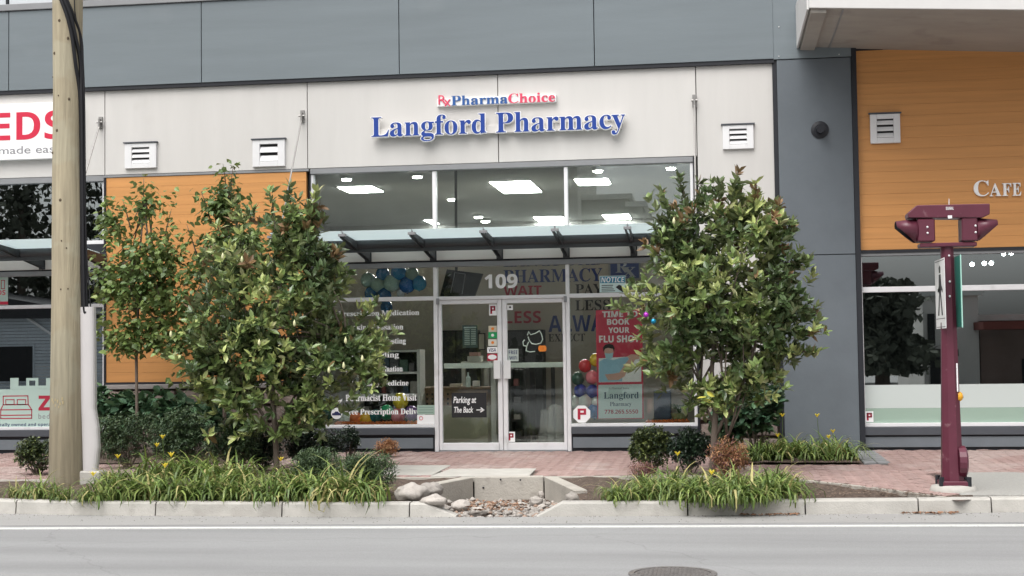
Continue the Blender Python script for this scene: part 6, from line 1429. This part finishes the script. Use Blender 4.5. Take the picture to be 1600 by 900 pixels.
row([(178, 777, .95, 2, 0), (215, 774, 1.1, 0, 0), (255, 776, 1.15, 1, 1), (298, 776, 1.05, 0, 1), (335, 774, 1.05, 2, 0), (368, 776, 1.0, 1, 0), (400, 777, .9, 0, 0), (435, 778, .95, 1, 0), (470, 776, 1.05, 0, 0), (505, 775, 1.15, 1, 0), (538, 777, 1.25, 3, 0), (572, 778, .95, 3, 0)], '{} kerbside daylily clump, {} from the cable guard towards the basin', 'daylilies arching over the kerb')
row([(240, 752, 1.1, 2, 2), (285, 745, 1.1, 0, 0), (330, 748, 1.05, 1, 0), (375, 752, 1.0, 0, 0), (180, 755, .8, 1, 1), (430, 757, .8, 2, 1), (470, 755, .9, 1, 0), (520, 757, 1.0, 0, 0)], '{} daylily clump in the back row under the leafy magnolia, {} from the cable guard', 'back row of daylilies')
row([(962, 778, .75, 1, 0), (990, 776, .8, 0, 0), (1022, 775, .85, 1, 0), (1055, 776, .8, 0, 0), (1088, 778, .9, 1, 0), (1118, 780, .85, 0, 1), (1150, 779, .95, 1, 0), (1182, 778, .9, 0, 0), (1212, 774, .9, 1, 0), (1235, 768, .75, 2, 0)], '{} kerbside daylily clump before the open magnolia, {} from the basin', 'daylilies before the open magnolia')
row([(1010, 764, .7, 0, 0), (1050, 762, .75, 1, 1), (1090, 764, .7, 0, 0), (1140, 763, .75, 2, 0), (1185, 760, .8, 0, 0), (1215, 756, .75, 1, 0)], '{} daylily clump behind the kerbside ones round the open magnolia trunk, {} from the basin', 'daylilies round the open magnolia trunk')
row([(1130, 712, .8, 1, 0), (1165, 717, .85, 0, 0), (1195, 718, .9, 1, 1), (1228, 718, 1.0, 2, 1), (1258, 718, 1.0, 0, 1), (1288, 719, 1.0, 2, 2), (1318, 718, .9, 1, 0), (1245, 711, 1.0, 1, 0), (1300, 711, .95, 0, 0), (1210, 711, .9, 0, 0)], '{} daylily clump in the wall bed below the grey column, {} from the stone wall', 'daylilies by the grey column')

# ================================================================== ACROSS THE STREET (seen in the panes)
def mirror(px, py, D):  # point on a plane D metres behind the street wall's mirror image
    x, z = P(px, py, D); return x, z
gh = thing('opposite_house', 'grey boarded house with a dark window across the street', 'house', (-14, -33, 0))
D = 33.0; m_sid = mat('grey_siding', (.55, .60, .64), .7, .05, 3)
xh0, _z = P(-350, 600, D); xh1, _z = P(175, 600, D); zt_ = P(40, 492, D)[1]
nb = 26
for i in range(nb):
    z0 = -.2 + i * (zt_ + .2) / nb; q = MB(); q.box(xh0, xh1, -D - .3, -D + .03 - (i % 2) * .0, z0 + .015, z0 + (zt_ + .2) / nb); q.build('siding_board', m_sid, gh)
x0, z0 = P(-8, 596, D); x1, z1 = P(49, 541, D); box('window_frame', x0 - .08, x1 + .08, -D + .03, -D + .07, z0 - .08, z1 + .08, m_sid, gh); box('window_pane', x0, x1, -D + .071, -D + .08, z0, z1, m_darkin, gh)
q = MB(); q.tube([(P(28, 487, D)[0], -D + .12, P(28, 487, D)[1]), (P(82, 524, D)[0], -D + .12, P(82, 524, D)[1])], .06, 6); q.build('barge_board', m_white, gh)
q = MB(); q.prism([(xh0 - .5, zt_), (xh1 + .6, zt_ - .2), ((xh0 + xh1) / 2, zt_ + 1.2)], -D - 6, -D + .4); q.build('roof', m_shelfdark, gh)
def blk(name, label, pa, pb, pt, D, m, dep=6, parts=()):
    x0 = P(pa, 500, D)[0]; x1 = P(pb, 500, D)[0]; zt_ = P((pa + pb) / 2, pt, D)[1]; t_ = thing(name, label, 'building', ((x0 + x1) / 2, -D, 0)); box('wall', x0, x1, -D - dep, -D, -.3, zt_, m, t_); box('roof_edge', x0 - .2, x1 + .2, -D - dep - .2, -D + .2, zt_ + .003, zt_ + .25, m_shelf, t_)
    for k, (a, c, e, f) in enumerate(parts):
        xa, za = P(a, f, D); xb, zb = P(e, c, D); box('window', xa, xb, -D + .002, -D + .06, za, zb, m_darkin, t_)
    return t_
m_opp = mat('opposite_concrete', (.42, .41, .39), .85, .25, .35); m_opp2 = mat('opposite_render', (.66, .64, .60), .85, .1, .4); m_opp3 = mat('opposite_brown', (.30, .22, .19), .85, .25, .5)
blk('opposite_block', 'broad grey concrete block across the street filling the upper panes', 430, 905, 110, 50, m_opp, 12)
blk('opposite_block', 'lower concrete block with a stepped top across the street', 903, 985, 311, 52, mat('opposite_concrete_dark', (.20, .20, .19), .85, .25, .5), 10); blk('opposite_block', 'small stepped part of the concrete block across the street', 986, 1008, 322, 52, MATS['opposite_concrete_dark'], 8)
blk('opposite_shop', 'pale rendered building with louvred windows across the street', 1443, 1530, 462, 36, m_opp2, 8, [(1431 + 20, 490, 1447 + 14, 540), (1455, 545, 1475, 600)]); blk('opposite_shop', 'brown low shopfront across the street with a white door', 1532, 1720, 500, 37, m_opp3, 8, [(1600, 560, 1640, 640)])
x0, z0 = P(1530, 512, 35); x1, z1 = P(1720, 500, 35); box('awning', x0, x1, -36.9, -34, z1 - .3, z1, mat('awning_red', (.16, .04, .03), .8, .2, 1), bpy.data.objects['opposite_shop.001'])
def far_tree(label, px, top, rp, D, n=900):
    x, _z = P(px, 600, D); zt2 = P(px, top, D)[1]; s = (D - CAM.y) / FPX; t_ = thing('opposite_tree', label, 'tree', (x, -D, -.3)); q = MB(); q.tube([(x, -D, -.3), (x, -D, zt2 * .8)], [.3, .12], 8); q.build('trunk', m_bark, t_)
    V = MB()
    for _ in range(n * 3):
        zc = rnd.uniform(zt2 * .12, zt2); a = rnd.uniform(0, 6.28); rr = rp * s * (1.05 - (zc / zt2) ** 2 * .7) * (rnd.random() ** .5 + rnd.random() ** 6 * .5) * (1 + 1.2 * noise.noise(Vector((math.cos(a) * 1.5, math.sin(a) * 1.5, zc * .8 + px)))); c = Vector((x + rr * math.cos(a), -D + rr * math.sin(a), zc)); z_ = rnd.uniform(.08, .24)
        d1 = Vector((rnd.gauss(0, 1), rnd.gauss(0, 1), rnd.gauss(0, 1))).normalized() * z_; d2 = Vector((rnd.gauss(0, 1), rnd.gauss(0, 1), rnd.gauss(0, 1))).normalized() * z_; V.add([c - d1, c + d2, c + d1, c - d2], [(0, 1, 2, 3)])
    V.build('crown', leafmat('far_foliage', (.075, .085, .06), None, .8, .02), t_)
far_tree('tall dark tree across the street above the grey house', -60, 150, 120, 40, 1500); far_tree('dark tree across the street beside the concrete block', 110, 120, 75, 42, 1200); far_tree('dark tree across the street by the pale rendered building', 1380, 440, 66, 34, 1500); far_tree('dark tree across the street in the middle', 260, 150, 110, 44, 1300); far_tree('dark tree across the street behind the house', 30, 250, 60, 39, 500)
far_tree('dark low tree across the street near the shops', 700, 520, 160, 33, 900); far_tree('second dark low tree across the street near the shops', 960, 540, 140, 34, 900)
# a row of low hedging and kerb beyond the road
b = MB(); b.box(-70, 70, -60, -44.2, -.4, -.12); structure(b.build('far_pavement', m_gut))
# a few yellowed leaves low in the second magnolia
_t = bpy.data.objects['magnolia_tree.001']; _my = leafmat('yellowed_leaf', (.50, .47, .07), None, .5, .2)
for _k in range(4):
    _x, _z = P(1099 + rnd.uniform(-5, 6), 616 + rnd.uniform(-10, 14), b2.y - .55); _o = bpy.data.objects.new('yellow_leaf', LMESH.setdefault(('y',), newmesh('yellow_leaf', [tuple(v) for v in LN['mag'][0]], LN['mag'][1], _my)))
    _o.matrix_basis = Matrix.Translation((_x, b2.y - .55, _z)) @ frame(Vector((rnd.gauss(0, 1), -.5, rnd.gauss(-.3, .6))), Vector((0, -.4, 1)), rnd.gauss(0, .5)).to_4x4() @ Matrix.Scale(.12, 4); link(_o, _t)
